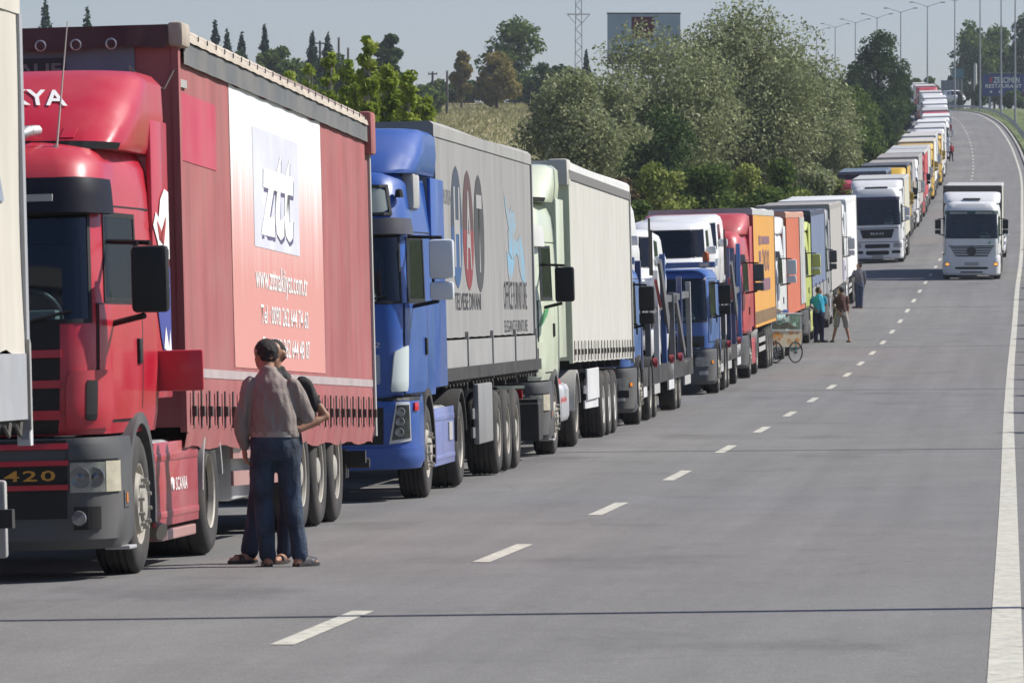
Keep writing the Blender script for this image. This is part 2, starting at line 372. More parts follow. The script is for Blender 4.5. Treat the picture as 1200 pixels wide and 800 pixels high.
# ------------------------------------------------------------------ lofted cab shell
class Surf:
    """horizontal rounded slices: (z, front y, half width, corner rx, corner ry, bow)"""
    def __init__(s, prof, yb, tp=0.0): s.p = prof; s.yb = yb; s.tp = tp      # tp: side flare from front corner to back
    def at(s, z):
        p = s.p
        if z <= p[0][0]: return p[0][1:]
        for a, b in zip(p, p[1:]):
            if z <= b[0]:
                t = (z - a[0]) / (b[0] - a[0]); return tuple(a[i] + (b[i] - a[i]) * t for i in range(1, 6))
        return p[-1][1:]
    def P(s, q, z):
        yf, hw, rx, ry, bow = s.at(z); sg = 1 if q >= 0 else -1; q = abs(q); xf = hw - rx; y1 = yf + bow * (xf / hw) ** 2
        if q <= 1: x = q * xf; y = yf + bow * (x / hw) ** 2
        elif q <= 2:
            t = (q - 1) * math.pi / 2; x = xf + rx * math.sin(t); y = y1 + ry * (1 - math.cos(t))
        else: x = hw + s.tp * min(1.0, (q - 2) * 1.25); y = y1 + ry + (q - 2) * (s.yb - y1 - ry)
        return Vector((sg * x, y, z))
    def N(s, q, z):
        e = 1e-3; a = s.P(q + e, z) - s.P(q - e, z); b = s.P(q, min(z + .01, s.p[-1][0])) - s.P(q, z - .01)
        n = a.cross(b); return n.normalized() if n.length > 1e-9 else Vector((0, -1, 0))
    def sx(s, x, z):
        yf, hw, rx, ry, bow = s.at(z); xf = hw - rx; a = abs(x)
        q = a / xf if a <= xf else 1 + math.asin(min(1, (a - xf) / rx)) / (math.pi / 2)
        return q if x >= 0 else -q
    def sy(s, y, z):
        yf, hw, rx, ry, bow = s.at(z); xf = hw - rx; y1 = yf + bow * (xf / hw) ** 2
        return 2 + (y - y1 - ry) / (s.yb - y1 - ry) if y >= y1 + ry else 1 + math.acos(max(-1, min(1, 1 - (y - y1) / ry))) / (math.pi / 2)
    def shell(s, openings=(), floor=True):
        base = [0, .35, .7, 1, 1.17, 1.33, 1.5, 1.67, 1.83, 2, 2.2, 2.45, 2.7, 3]
        zs = sorted(set([p[0] for p in s.p] + [v for o in openings for v in o[2:]]))
        z2 = []
        for a, b in zip(zs, zs[1:]):
            n = max(1, int((b - a) / .16)); z2 += [a + (b - a) * i / n for i in range(n)]
        zs = z2 + [zs[-1]]
        qs = sorted(set([-b for b in base] + base + [v for o in openings for v in o[:2]]))
        mb = MB(); nq = len(qs)
        for z in zs:
            for q in qs: mb.v.append(tuple(s.P(q, z)))
        for j in range(len(zs) - 1):
            zc = (zs[j] + zs[j + 1]) / 2
            for i in range(nq - 1):
                qc = (qs[i] + qs[i + 1]) / 2
                if any(o[0] < qc < o[1] and o[2] < zc < o[3] for o in openings): continue
                a = j * nq + i; mb.f.append((a, a + 1, a + nq + 1, a + nq))
            mb.f.append((j * nq + nq - 1, j * nq, (j + 1) * nq, (j + 1) * nq + nq - 1))
        mb.f.append(tuple((len(zs) - 1) * nq + i for i in range(nq)))
        if floor: mb.f.append(tuple(reversed(range(nq))))
        return mb
    def patch(s, mb, quad, d=.006, th=.012, nu=8, nv=5, rnd=0.0):
        """quad: four (q, z) corners bl br tr tl, or (q0,q1,z0,z1)"""
        if not isinstance(quad[0], (tuple, list)): q0, q1, z0, z1 = quad; quad = [(q0, z0), (q1, z0), (q1, z1), (q0, z1)]
        bl, br, tr_, tl = quad
        def sq(u, v):
            if rnd > 0:
                e = abs(v - .5) - .5 + rnd
                if e > 0: u = .5 + (u - .5) * (1 - 2 * rnd * .5 * (1 - math.sqrt(max(0, 1 - (e / rnd) ** 2))))
            q = (bl[0] * (1 - u) + br[0] * u) * (1 - v) + (tl[0] * (1 - u) + tr_[0] * u) * v
            z = (bl[1] * (1 - u) + br[1] * u) * (1 - v) + (tl[1] * (1 - u) + tr_[1] * u) * v
            return q, z
        if rnd > 0: nv = max(nv, 9)
        base = len(mb.v); W = nu + 1
        for lay in (d, d - th):
            for j in range(nv + 1):
                vv = j / nv
                if rnd > 0: vv = .5 - .5 * math.cos(math.pi * vv)
                for i in range(nu + 1):
                    q, z = sq(i / nu, vv); mb.v.append(tuple(s.P(q, z) + s.N(q, z) * lay))
        n2 = W * (nv + 1)
        for j in range(nv):
            for i in range(nu): a = base + j * W + i; mb.f.append((a, a + 1, a + W + 1, a + W))
        ring = [j0 for j0 in range(W)] + [j * W + nu for j in range(1, nv + 1)] + [nv * W + i for i in range(nu - 1, -1, -1)] + [j * W for j in range(nv - 1, 0, -1)]
        for a, b in zip(ring, ring[1:] + ring[:1]): mb.f.append((base + a, base + a + n2, base + b + n2, base + b))
        return mb
    def ring(s, mb, q0, q1, z0, z1, wq, wz, d=.01, th=.02):
        s.patch(mb, (q0 - wq, q1 + wq, z0 - wz, z0), d, th, 14, 1); s.patch(mb, (q0 - wq, q1 + wq, z1, z1 + wz), d, th, 14, 1)
        s.patch(mb, (q0 - wq, q0, z0, z1), d, th, 2, 5); s.patch(mb, (q1, q1 + wq, z0, z1), d, th, 2, 5); return mb

def prof(rows, k=1.0, hw=.96):   # scale heights above 1.05 and half widths
    return [((1.05 + (z - 1.05) * k if z > 1.05 else z), y, w * hw, rx, ry, b) for z, y, w, rx, ry, b in rows]

STYLES = dict(
    scania=dict(rows=[(1.02, .10, 1.21, .28, .42, .05), (1.15, .05, 1.235, .28, .42, .06), (1.5, .06, 1.245, .28, .45, .06), (1.82, .10, 1.245, .28, .45, .06), (2.75, .32, 1.20, .27, .50, .06),
                      (2.92, .40, 1.18, .30, .50, .06), (3.04, .54, 1.12, .34, .5, .05), (3.10, .74, 1.02, .4, .5, .04), (3.12, 1.0, .9, .4, .5, .03)], ws=(1.83, 2.56), ww=1.42, sw=(1.98, 2.55), visor=(2.56, 2.79)),
    volvo=dict(rows=[(1.08, .03, 1.235, .24, .36, .05), (1.2, 0.0, 1.245, .24, .36, .05), (1.8, .04, 1.245, .24, .38, .05), (2.08, .10, 1.245, .24, .40, .05), (2.8, .26, 1.22, .25, .45, .05), (3.0, .32, 1.20, .27, .45, .05),
                     (3.3, .42, 1.17, .3, .45, .05), (3.42, .52, 1.12, .34, .5, .05), (3.5, .72, 1.02, .4, .5, .04), (3.53, 1.0, .9, .4, .5, .03)], ws=(2.08, 2.76), ww=1.45, sw=(2.1, 2.72), visor=(2.76, 2.92)),
    daf=dict(rows=[(.98, .02, 1.19, .22, .34, .05), (1.1, 0.0, 1.2, .22, .34, .05), (1.5, .02, 1.21, .22, .36, .05), (2.4, .20, 1.19, .24, .40, .05), (2.52, .26, 1.16, .27, .4, .05), (2.62, .40, 1.08, .34, .4, .04),
                   (2.66, .7, .95, .4, .4, .03)], ws=(1.56, 2.42), ww=1.42, sw=(1.66, 2.36), visor=None),
    man=dict(rows=[(1.0, .02, 1.22, .22, .36, .05), (1.12, 0.0, 1.235, .22, .36, .05), (1.8, .04, 1.24, .23, .38, .05), (3.1, .30, 1.20, .26, .46, .05), (3.35, .38, 1.17, .30, .46, .05), (3.55, .55, 1.10, .36, .5, .04),
                   (3.62, .85, .98, .4, .5, .03)], ws=(1.86, 3.0), ww=1.45, sw=(1.95, 2.75), visor=None),
    merc=dict(rows=[(1.0, .02, 1.22, .22, .34, .05), (1.12, 0.0, 1.235, .22, .34, .05), (1.75, .03, 1.24, .22, .36, .05), (2.85, .20, 1.21, .25, .44, .05), (3.1, .28, 1.18, .28, .46, .05), (3.3, .45, 1.1, .36, .5, .04),
                    (3.38, .8, .98, .4, .5, .03)], ws=(1.82, 2.84), ww=1.45, sw=(1.92, 2.7), visor=None))

def cab(tr, st, body, low, zk=1.0, near=True, mirror_m=None, visor_m=None):
    S0 = STYLES[st]; P = prof(S0['rows'], zk); S = Surf(P, 2.25, .075)
    Z = lambda z: 1.05 + (z - 1.05) * zk if z > 1.05 else z
    w0, w1 = Z(S0['ws'][0]), Z(S0['ws'][1]); ww = S0['ww']; s0, s1 = Z(S0['sw'][0]), Z(S0['sw'][1])
    ww = min(ww, 1.64); op = [(-ww, ww, w0, w1), (1.78, 2.5, s0, s1), (-2.5, -1.78, s0, s1)]
    c = S.shell(op).build('cab', body, tr, 35)
    S.patch(MB(), (-ww - .02, ww + .02, w0 - .01, w1 + .01), .003, .006, 26, 6).build('windscreen', GLASS, c, 50)
    mb = MB(); S.ring(mb, -ww, ww, w0, w1, .05, .03, .008, .02); mb.build('windscreen_seal', BLACK, c, 40)
    for sg in (1, -1):
        q = (1.77, 2.51) if sg > 0 else (-2.51, -1.77)
        S.patch(MB(), (*q, s0 - .01, s1 + .01), .003, .006, 10, 4).build('side_window', GLASS, c)
        mb = MB(); S.ring(mb, q[0], q[1], s0, s1, .035, .035, .008, .02); mb.build('window_frame', BLACK, c)
        qd = (1.60, 2.60) if sg > 0 else (-2.60, -1.60)
        S.patch(MB(), (qd[0] - .035, qd[1] + .035, Z(1.12) - .02, s0 - .04), .003, .01, 12, 6).build('door_gap', BLACK, c)
        qs_ = (1.5, 2.95) if sg > 0 else (-2.95, -1.5)
        S.patch(MB(), (*qs_, s1 + .075, s1 + .087), .003, .01, 14, 1).build('roof_seam', BLACK, c)
        S.patch(MB(), (*qd, Z(1.12), s0 - .05), .009, .02, 12, 6).build('door', body, c, 40)
        h = MB(); p = S.P(sg * 2.53, Z(1.60)); h.box(p.x - .01, p.x + .03, p.y - .07, p.y + .07, p.z - .09, p.z + .09, .01); h.build('door_handle', BLACK, c, 40)
    # interior: back wall, dash, two seats, steering wheel
    mb = MB().box(-1.1, 1.1, 2.0, 2.05, 1.3, w1 + .1).box(-1.1, 1.1, .62, 2.0, 1.15, 1.2).box(-1.08, 1.08, .50, .86, w0 - .35, w0 - .06, .03)
    mb.build('dashboard', INTERIOR, c)
    if near:
        for sx in (-.55, .55):
            m2 = MB().box(sx - .25, sx + .25, 1.15, 1.6, 1.25, w0 - .12, .05).box(sx - .25, sx + .25, 1.52, 1.68, w0 - .15, w0 + .55, .05).box(sx - .13, sx + .13, 1.54, 1.64, w0 + .57, w0 + .74, .04); m2.build('seat', SEAT, c, 40)
        sw = MB(); cx = .55
        ringp = [(cx + .225 * math.cos(t), .98 - .10 * math.sin(t), w0 + .02 + .20 * math.sin(t)) for t in [2 * math.pi * k / 28 for k in range(29)]]
        sw.tube(ringp, .016, 6); sw.tube([(cx - .2, .98, w0 + .02), (cx + .2, .98, w0 + .02)], .018, 6).tube([(cx, .98, w0 + .02), (cx, .85, w0 - .2)], .04, 8)
        sw.build('steering_wheel', mat('steering_grey', (.22, .22, .22), .4), c, 60)
        MB().box(.36, .80, .55, .74, w0 - .04, w0 + .07, .01).build('dash_papers', PAPER, c)
        for xx in (-.75, -.05, .6):
            a = S.P(S.sx(xx, w0 - .03), w0 - .03) + Vector((0, -.04, 0)); b = S.P(S.sx(xx + .38, w0 + .05), w0 + .06) + Vector((0, -.03, 0)); MB().tube([a, b], .012, 5).build('wiper', BLACK, c)
    if S0['visor']:
        v0, v1 = Z(S0['visor'][0]), Z(S0['visor'][1])
        mb = MB(); S.patch(mb, [(-1.75, v0), (1.75, v0), (1.7, v1), (-1.7, v1)], .09, .05, 28, 4); mb.build('sun_visor', visor_m or mat('visor_black', (.012, .011, .016), .35, spec=.3), c, 40)
    # mirrors on arms
    mm = mirror_m or BLACK
    for sg in (1, -1):
        zm = (s0 + s1) / 2 - (.20 if st == 'scania' else -.03); xm = 1.50 if st == 'scania' else 1.54 if st == 'volvo' else 1.46
        m1 = MB().box(sg * xm - .13, sg * xm + .13, .36, .50, zm - (.20 if st == 'scania' else .14), zm + .27, .035).build('mirror', mm, c, 40)
        if st != 'scania': MB().box(sg * xm - .13, sg * xm + .12, .37, .50, zm - .36, zm - .17, .03).build('mirror', mm, c, 40)
        a = MB().tube([(sg * 1.17, .62, zm + .31), (sg * xm, .46, zm + .29)], .018, 6).tube([(sg * 1.2, .6, zm - (.27 if st == 'scania' else .42)), (sg * (xm - .05), .46, zm - (.22 if st == 'scania' else .37))], .022, 6).tube([(sg * (xm - .1), .47, zm + .3), (sg * (xm - .1), .47, zm - (.2 if st == 'scania' else .38))], .016, 6)
        a.build('mirror_arm', BLACK, c, 40)
    return c, S, Z

def bumper(tr, low, z0, z1, hw=1.25, depth=.92, lip=None):
    B = Surf([(z0, .10, hw - .05, .30, .42, .06), (z0 + .07, .03, hw, .30, .42, .07), (z1 - .08, .0, hw, .28, .42, .06), (z1, .03, hw - .01, .28, .42, .06)], depth)
    b = B.shell().build('bumper', low, tr, 40)
    return b, B

def arch(par, y, m, x0, x1, r0=.57, r1=.63, a0=-8, a1=188, z=.5, name='mudguard'):
    for sg in (1, -1):
        MB().lathe([(r0, sg * x0), (r1, sg * x0), (r1, sg * x1), (r0, sg * x1)], 18, 'x', (0, y, z), a0, a1, True).build(name, m, par, 40)

def tractor_under(tr, body, yd, skirt=None, arch_m=None, tank=ALU, yf=1.45, ybk=2.3):
    mb = MB()
    for x in (-.42, .42): mb.box(x - .05, x + .05, .7, yd + .9, .72, .98)
    mb.box(-.37, .37, 1.2, 1.4, .6, .9).box(-.5, .5, .5, 2.2, .55, 1.0); mb.box(-1.1, 1.1, yf - .07, yf + .07, .43, .57).box(-1.0, 1.0, yd - .09, yd + .09, .41, .59)
    mb.prism([(-.45, yd - .5), (.45, yd - .5), (.45, yd + .35), (-.45, yd + .35)], 'z', .98, 1.08)
    mb.build('chassis', CHASSIS, tr)
    t0, t1 = yf + .68, yd - .66
    for sg in (1, -1):
        x0, x1 = (.58, 1.19) if sg > 0 else (-1.19, -.58)
        MB().box(x0, x1, t0, t1, .38, .93, .09).build('fuel_tank', tank, tr, 50)
        if skirt:
            S2 = MB().box(sg * 1.20 - .012 + sg * .02, sg * 1.20 + .012 + sg * .02, t0 + .05, t1, .30, .92, .004).box(sg * 1.225 - .014, sg * 1.225 + .014, t0 + .06, t1 - .01, .78, .84, .006).box(sg * 1.225 - .014, sg * 1.225 + .014, t0 + .06, t1 - .01, .36, .41, .006)
            S2.build('side_skirt', skirt, tr, 40)
    a = arch_m or DARKGREY
    arch(tr, yf, a, .88, 1.26, .58, .66, -14, 194)
    arch(tr, yd, LGREY if arch_m is None else arch_m, .68, 1.26, .56, .60, 12, 178)
    for sg in (1, -1):
        wheel(tr, 'front', yf, sg); wheel(tr, 'drive', yd, sg)

# ------------------------------------------------------------------ trailers
def wave(y, z, a=1.0): return .32 * a * (.010 * math.sin(y * 5.1 + .7 * math.sin(z * 1.3)) + .007 * math.sin(y * 11.7 + z * .8) + .012 * math.sin(y * 1.3 + z * 2.1))
def trailer(tr, y0, ln=13.6, z0=1.12, z1=4.02, hw=1.255, side=None, roof=None, head=None, frame=None, tilt=0.0, near=True, kind='curtain',
            axles=(7.5, 8.8, 10.1), straps=0, strap_m=None, band=None, guards=LGREY, white_rims=False, hem=0.0, wheels=True, wa=1.0, legs=True, roofband=None):
    y1 = y0 + ln; T = lambda y: -(y - y0) * tilt
    frame = frame or LGREY
    bed = MB()
    def bx(x0, x1, a, b, c, d, m=bed):
        vs = [(x, y, z + T(y)) for z in (c, d) for y in (a, b) for x in (x0, x1)]
        m.add(vs, [(0, 2, 3, 1), (4, 5, 7, 6), (0, 1, 5, 4), (2, 6, 7, 3), (0, 4, 6, 2), (1, 3, 7, 5)]); return m
    bx(-1.22, 1.22, y0 + .05, y1 - .05, z0 + .02, z0 + .16)
    for x in (-.5, .5): bx(x - .07, x + .07, y0 + .3, y1 - .1, z0 - .36, z0 + .03)
    for k in range(6): bx(-1.15, 1.15, y0 + 3.2 + k * 1.7, y0 + 3.28 + k * 1.7, z0 - .12, z0 + .03)
    for a in axles: bx(-1.0, 1.0, y0 + a - .07, y0 + a + .07, .45 - T(y0 + a), .57 - T(y0 + a))
    for a in axles: bx(-.62, .62, y0 + a - .3, y0 + a + .3, .6 - T(y0 + a), z0 - .2)
    t = bed.build('trailer', CHASSIS, tr)
    bx(-hw + .01, hw - .01, y0, y0 + .05, z0 + .02, z1 - .06, MB()).build('headboard', head or side, t)
    ny, nz = (90, 16) if near else (14, 3)
    if kind == 'box': wa = wa * .12
    zb = z0 + .5 if kind == 'board' else z0 + hem
    for sg in (1, -1):
        MB().grid(lambda u, v: (sg * (hw + wave(y0 + u * ln, v * 3, wa) * (1 - .7 * v) * (1 if near else .3)), y0 + .02 + u * (ln - .04), zb + T(y0 + u * ln) + v * (z1 - .07 - zb) - (0.02 * abs(math.sin(u * 40)) * wa * (1 - v) if near else 0)), ny, nz).build('curtain' if kind != 'box' else 'side_panel', side, t, 60)
        if kind == 'board':
            nb = 4
            for k in range(nb):
                a = y0 + .06 + k * (ln - .1) / nb; b = a + (ln - .1) / nb - .07
                m = bx(sg * hw - .015, sg * hw + .022, a + .02, b, z0 + .05, z0 + .47, MB()); m.build('side_board', frame, t)
                if near and sg > 0:
                    bx(hw - .02, hw + .04, b + .012, b + .058, z0 - .02, z0 + .56, MB()).build('post', mat('pillar_steel', (.33, .33, .32), .5, metal=.3, dust=.3), t)
                    for q in range(7):
                        yy = a + .2 + q * .42; m2 = MB(); m2.tube([(hw + .035, yy, z0 + .02 + T(yy)), (hw + .045, yy + .12, z0 - .05), (hw + .035, yy + .24, z0 + .03)], .012, 5); m2.build('lashing', STRAPM, t)
    # roof with rounded tarpaulin edges
    rm = roof or side
    pr = [(-hw - .012, z1 - .16), (-hw - .012, z1 - .03), (-hw + .03, z1), (hw - .03, z1), (hw + .012, z1 - .03), (hw + .012, z1 - .16)]
    m = MB(); nr = 16 if near else 4
    for j in range(nr + 1):
        yy = y0 - .02 + (ln + .04) * j / nr
        for k, (x, z) in enumerate(pr): m.v.append((x, yy, z + T(yy) + (.012 * math.sin(yy * 7) if k in (2, 3) and near else 0)))
    for j in range(nr):
        for i in range(5): a = j * 6 + i; m.f.append((a, a + 1, a + 7, a + 6))
    m.f.append((0, 1, 2, 3, 4, 5)); m.f.append(tuple(nr * 6 + i for i in range(6))[::-1]); m.build('roof', rm, t, 30)
    # rear doors and corner posts
    m = MB(); bx(-hw, hw, y1 - .05, y1, z0, z1 - .04, m); m.build('rear_door', frame, t)
    for sg in (1, -1):
        bx(sg * hw - .03, sg * hw + .025, y1 - .09, y1 + .012, z0 - .08, z1 - .16, MB()).build('corner_post', frame, t)
        bx(sg * hw - .03, sg * hw + .022, y0 - .012, y0 + .10, z0 - .02, z1 - .16, MB()).build('corner_post', head or side, t)
    m = MB(); bx(-1.2, 1.2, y1 - .35, y1 - .25, .48 - T(y1), .60 - T(y1), m)
    for x in (-.6, .6): bx(x - .04, x + .04, y1 - .4, y1 - .3, .5 - T(y1), z0 - .2, m)
    m.build('rear_underrun_bar', CHASSIS, t)
    if near:
        for x in (-.75, .75): bx(x - .2, x + .2, y1 - .06, y1 + .03, .78 - T(y1), .92 - T(y1), MB()).build('tail_lamp', REDLENS, t)
        if legs:
            for sg in (1, -1): bx(sg * .8 - .06, sg * .8 + .06, y0 + 2.6, y0 + 2.74, .36 - T(y0 + 2.7), z0, MB()).build('landing_leg', CHASSIS, t)
    ga, gb = y0 + 3.1, y0 + axles[0] - .75
    for sg in (1, -1):
        if kind != 'none':
            for k in range(2): bx(sg * 1.2 - .012, sg * 1.2 + .012, ga, gb, .50 + .22 * k - T(ga), .62 + .22 * k - T(ga), MB()).build('side_guard', guards, t)
        arch(t, y0 + sum(axles) / len(axles), CHASSIS, .84, 1.22, .66, .68, 50, 130, .5) if False else None
        if wheels:
            for a in axles: wheel(tr, 'trailer', y0 + a, sg, 1.25, white=white_rims)
    if straps:
        n = int(straps * .999); sm = strap_m or STRAPM
        for k in range(n):
            yy = y0 + .35 + (ln - .6) * k / (n - 1)
            z_ = z0 + T(yy) + hem; m = MB(); x = hw + .02 + wave(yy, 0, wa)
            m.add([(x, yy - .026, z_ + .30), (x, yy + .026, z_ + .30), (x + .010, yy + .026, z_ + .30), (x + .010, yy - .026, z_ + .30),
                   (x - .005, yy - .022, z_ + .01), (x - .005, yy + .022, z_ + .01), (x + .008, yy + .022, z_ + .01), (x + .008, yy - .022, z_ + .01)],
                  [(0, 1, 2, 3), (4, 7, 6, 5), (0, 3, 7, 4), (1, 5, 6, 2), (3, 2, 6, 7), (0, 4, 5, 1)])
            m.box(x - .005, x + .03, yy - .035, yy + .035, z_ + .10, z_ + .18).build('buckle_strap', sm, t)
    if band:   # printed stripe on the curtain
        bm_, za, zb_ = band
        MB().grid(lambda u, v: (hw + .006 + wave(y0 + u * ln, (za + v * (zb_ - za) - zb) / (z1 - zb) * 3, wa) * (1 - .7 * (za - zb) / (z1 - zb)), y0 + .12 + u * (ln - .22), za + v * (zb_ - za) + T(y0 + u * ln)), 90, 1).build('stripe', bm_, t, 60)
    return t, T

def on_curtain(y0, z0, z1, hw, T, wa=1.0, off=.008):
    """maps (y, z) on the right-hand curtain to a point just proud of the cloth"""
    def f(y, z):
        v = (z - z0) / (z1 - .07 - z0); return Vector((hw + wave(y, v * 3, wa) * (1 - .7 * v) + off, y, z + T(y)))
    return f

QUEUE = 'lorries queueing nose to tail on the hard shoulder'
LEAN = .025
def truck_root(Y, label, off=0.0, cat='truck', group=QUEUE, name='articulated_truck', centre=-3.45, ln=16.5, pitch=True):
    fall = -LEAN * (-(centre + off) - 2.0) if centre < 0 else 0.0
    p = rp(Y, centre + off, fall); q = rp(Y + ln, centre + off, fall)
    d = q - p; return thing(name, label, cat, p, (math.atan2(d.z, math.hypot(d.x, d.y)) if pitch else 0, -LEAN if centre < 0 else 0, -math.atan2(d.x, d.y)), group)

def fairing(c, m, z0, z1, yb=2.35, y0=.7, hw=1.16, slope_=1.0, top_y=None, name='roof_fairing'):
    h = z1 - z0; ty = top_y if top_y else y0 + slope_ * h * 1.3; hw += .055; yb += .35
    f = Surf([(z0, y0, hw - .02, .45, .5, .10), (z0 + h * .08, y0 + .02, hw, .45, .5, .10), (z0 + h * .45, y0 + (ty - y0) * .36, hw + .02, .42, .5, .10), (z0 + h * .85, y0 + (ty - y0) * .80, hw + .01, .38, .45, .08), (z1 - .02, ty, hw - .06, .40, .4, .06), (z1, ty + .2, hw - .2, .4, .4, .05)], yb)
    return f.shell().build(name, m, c, 40), f
def side_fairing(c, m, z0, z1, y0=2.15, y1=2.8, x=1.245):
    y1 += .72
    for sg in (1, -1): MB().box(sg * x - .02, sg * x + .02, y0, y1, z0, z1, .012).build('side_fairing', m, c, 40)

# ------------------------------------------------------------------ front ends shared by several lorries
def scania_front(c, S, Z, tr, body, number=None, low=DARKGREY):
    mb = MB(); S.patch(mb, (-.98, .98, 1.03, Z(1.80)), .006, .05, 10, 6); mb.build('grille', BLACK, c)
    for zz in (1.59, 1.38, 1.17):
        MB2 = MB(); S.patch(MB2, (-.99, .99, Z(zz) - .03, Z(zz) + .025), .03, .04, 10, 1); MB2.build('grille_slat', body, c, 40)
    b, B = bumper(tr, low, .22, 1.0, 1.262)
    B.patch(MB(), (-.96, .96, .44, .985), .006, .03, 10, 3).build('grille', BLACK, b)
    for zz in (.94, .83, .66): B.patch(MB(), (-.97, .97, zz - .018, zz + .018), .022, .03, 10, 1).build('grille_slat', body, b, 40)
    for sg in (1, -1):
        f = lambda a, z: (sg * a, z)
        quad = lambda a0, a1, z0, z1: (min(sg * a0, sg * a1), max(sg * a0, sg * a1), z0, z1)
        # air intake beside the grille: raised surround and dark slot
        S.patch(MB(), quad(1.06, 1.93, Z(1.07), Z(1.47)), .028, .05, 10, 8, .25).build('air_intake', body, c, 50)
        S.patch(MB(), quad(1.34, 1.52, Z(1.13), Z(1.40)), .034, .02, 4, 6, .2).build('intake_slot', BLACK, c)
        B.patch(MB(), quad(.98, 1.50, .62, .83), .012, .03, 8, 4).build('headlight', LAMP, b, 40)
        for qq in (1.12, 1.34):
            p = B.P(sg * qq, .725); MB().lathe([(.075, -.012), (.07, -.03), (.03, -.022), (.001, -.04)], 16, 'y', (p.x, p.y, p.z)).build('lamp_bulb', mat('reflector_bowl', (.20, .205, .21), .2, metal=.6), b, 40)
        B.patch(MB(), quad(1.51, 1.84, .62, .835), .014, .03, 5, 3).build('corner_lamp', LAMPW, b, 40)
        B.patch(MB(), quad(.97, 1.86, .85, .95), .02, .03, 8, 2).build('headlight_brow', low, b, 40)
        B.patch(MB(), quad(1.02, 1.42, .36, .52), .010, .02, 6, 3).build('fog_lamp_housing', BLACK, b)
        p = B.P(sg * 1.10, .44); MB().lathe([(.055, -.03), (.05, -.045), (.001, -.05)], 14, 'y', (p.x, p.y, p.z)).build('fog_lamp', LAMP, b, 40)
        B.patch(MB(), quad(2.06, 2.6, .50, .62), .008, .02, 4, 2).build('marker_lamp_panel', DARKGREY, b)
        B.patch(MB(), quad(2.2, 2.34, .53, .60), .014, .02, 2, 2).build('indicator', AMBER, b)
        MB().box(sg * 1.19 - .09, sg * 1.19 + .09, .62, .95, .20, .225, .006).build('step', ALU, b)
    if number:
        lettering(number, .36, .075, lambda u, v: B.P(B.sx(.50 + u, .74), .705 + v) + Vector((0, -.03, 0)), mat('amber_print', (.55, .27, .04), .4), b, bold=.012, space=1.15)
    return b, B

def scania_top(c, S, Z, body, z0, z1):
    f, Fs = fairing(c, body, z0, z1, yb=2.5, y0=.72, hw=1.19, slope_=.9, top_y=1.75)
    mb = MB(); S2 = Fs; S2.patch(mb, (-1.7, 1.7, z0 + .0, z0 + .045), .03, .05, 24, 1); mb.build('fairing_gap', BLACK, c)
    return f, Fs

# ================================================================== lorry ahead: only its rear corner is in view
RTARP = tarp('beige', (.55, .52, .45), .10)
tr = truck_root(21.0, 'lorry trailer with cream tarpaulin and grey side boards stopped ahead of the red lorry', off=-.10)
c, S, Z = cab(tr, 'scania', WHITEP, DARKGREY, 1.1); scania_front(c, S, Z, tr, WHITEP); tractor_under(tr, WHITEP, 5.1, WHITEP)
t, T = trailer(tr, 2.9, 13.55, 1.12, 3.93, side=RTARP, frame=mat('side_board_grey', (.33, .345, .37), .5, nz=.1, dust=.3), kind='board', wa=2.2)
LB = mat('letter_greyblue', (.25, .29, .35), .6)
fc = on_curtain(2.9, 1.62, 3.93, 1.255, T, 2.2, .012)
lettering('A', 1.2, .62, lambda u, v: fc(14.55 + u, 2.55 + v), LB, t)
MB().box(1.2, 1.285, 16.37, 16.47, 1.0, 1.66).build('door_edge', WHITEP, t)
MB().box(.70, 1.10, 16.44, 16.52, .28, .78, .02).build('rear_lamp_board', LGREY, t, 40)

# ================================================================== red lorry
RED = paint('red', (.46, .012, .032), .09)
RED2 = paint('red_skirt', (.42, .03, .05), .35)
tr = truck_root(40.5, 'red lorry with faded red curtain trailer and white advertising panel', off=-.05)
c, S, Z = cab(tr, 'scania', RED, DARKGREY, 1.0)
b, B = scania_front(c, S, Z, tr, RED, '420')
fo, Fs = scania_top(c, S, Z, RED, 3.04, 3.66)
side_fairing(c, RED, 1.25, 3.3, 2.2, 2.3)
tractor_under(tr, RED, 5.15, RED2, yf=1.45)
# side skirt lettering, lower step, flap hanging open behind the door
lettering('SCANIA', .62, .10, lambda u, v: Vector((1.238, 3.25 + u, .55 + v)), WHITEPRINT, tr, bold=.01)
MB().lathe([(.055, 0), (.045, .012), (.001, .014)], 12, 'x', (1.232, 3.1, .6)).build('emblem', WHITEPRINT, tr)
MB().box(1.10, 1.235, 2.5, 4.3, .19, .27, .01).build('side_step', paint('pale_red', (.42, .2, .18), .4), tr)
MB().box(1.20, 1.60, 2.28, 2.315, 1.30, 1.60, .014).build('locker_flap', RED, c, 40)
MB().tube([(1.0, 2.35, .42), (1.18, 2.3, .30), (1.27, 2.25, .27)], [.05, .06, .065], 12).build('exhaust_pipe', mat('exhaust', (.45, .42, .33), .4, metal=.5, dust=.3), tr, 40)
# crest painted on the cab side behind the door
CBLUE = mat('crest_blue', (.05, .06, .30), .4)
def side_poly(pts, m, d=.012, name='crest'):
    vs = [Vector((1.262 + d, 2.17 + (y - 2.02) / .225 * .80, z)) for y, z in pts]; n = len(vs)
    return MB().add(vs, [tuple(range(n))]).build(name, m, c)
side_poly([(2.02, 2.52), (2.06, 2.62), (2.10, 2.58), (2.13, 2.72), (2.19, 2.80), (2.245, 2.78), (2.245, 2.28), (2.10, 2.28), (2.08, 2.40)], WHITEPRINT)
side_poly([(2.07, 2.56), (2.12, 2.50), (2.16, 2.38), (2.19, 2.52), (2.2, 2.6), (2.14, 2.44), (2.1, 2.42)], RED, .016)
side_poly([(2.02, 2.08), (2.05, 2.2), (2.12, 2.22), (2.245, 2.22), (2.245, 1.55), (2.16, 1.5), (2.10, 1.7), (2.06, 1.9)], CBLUE)
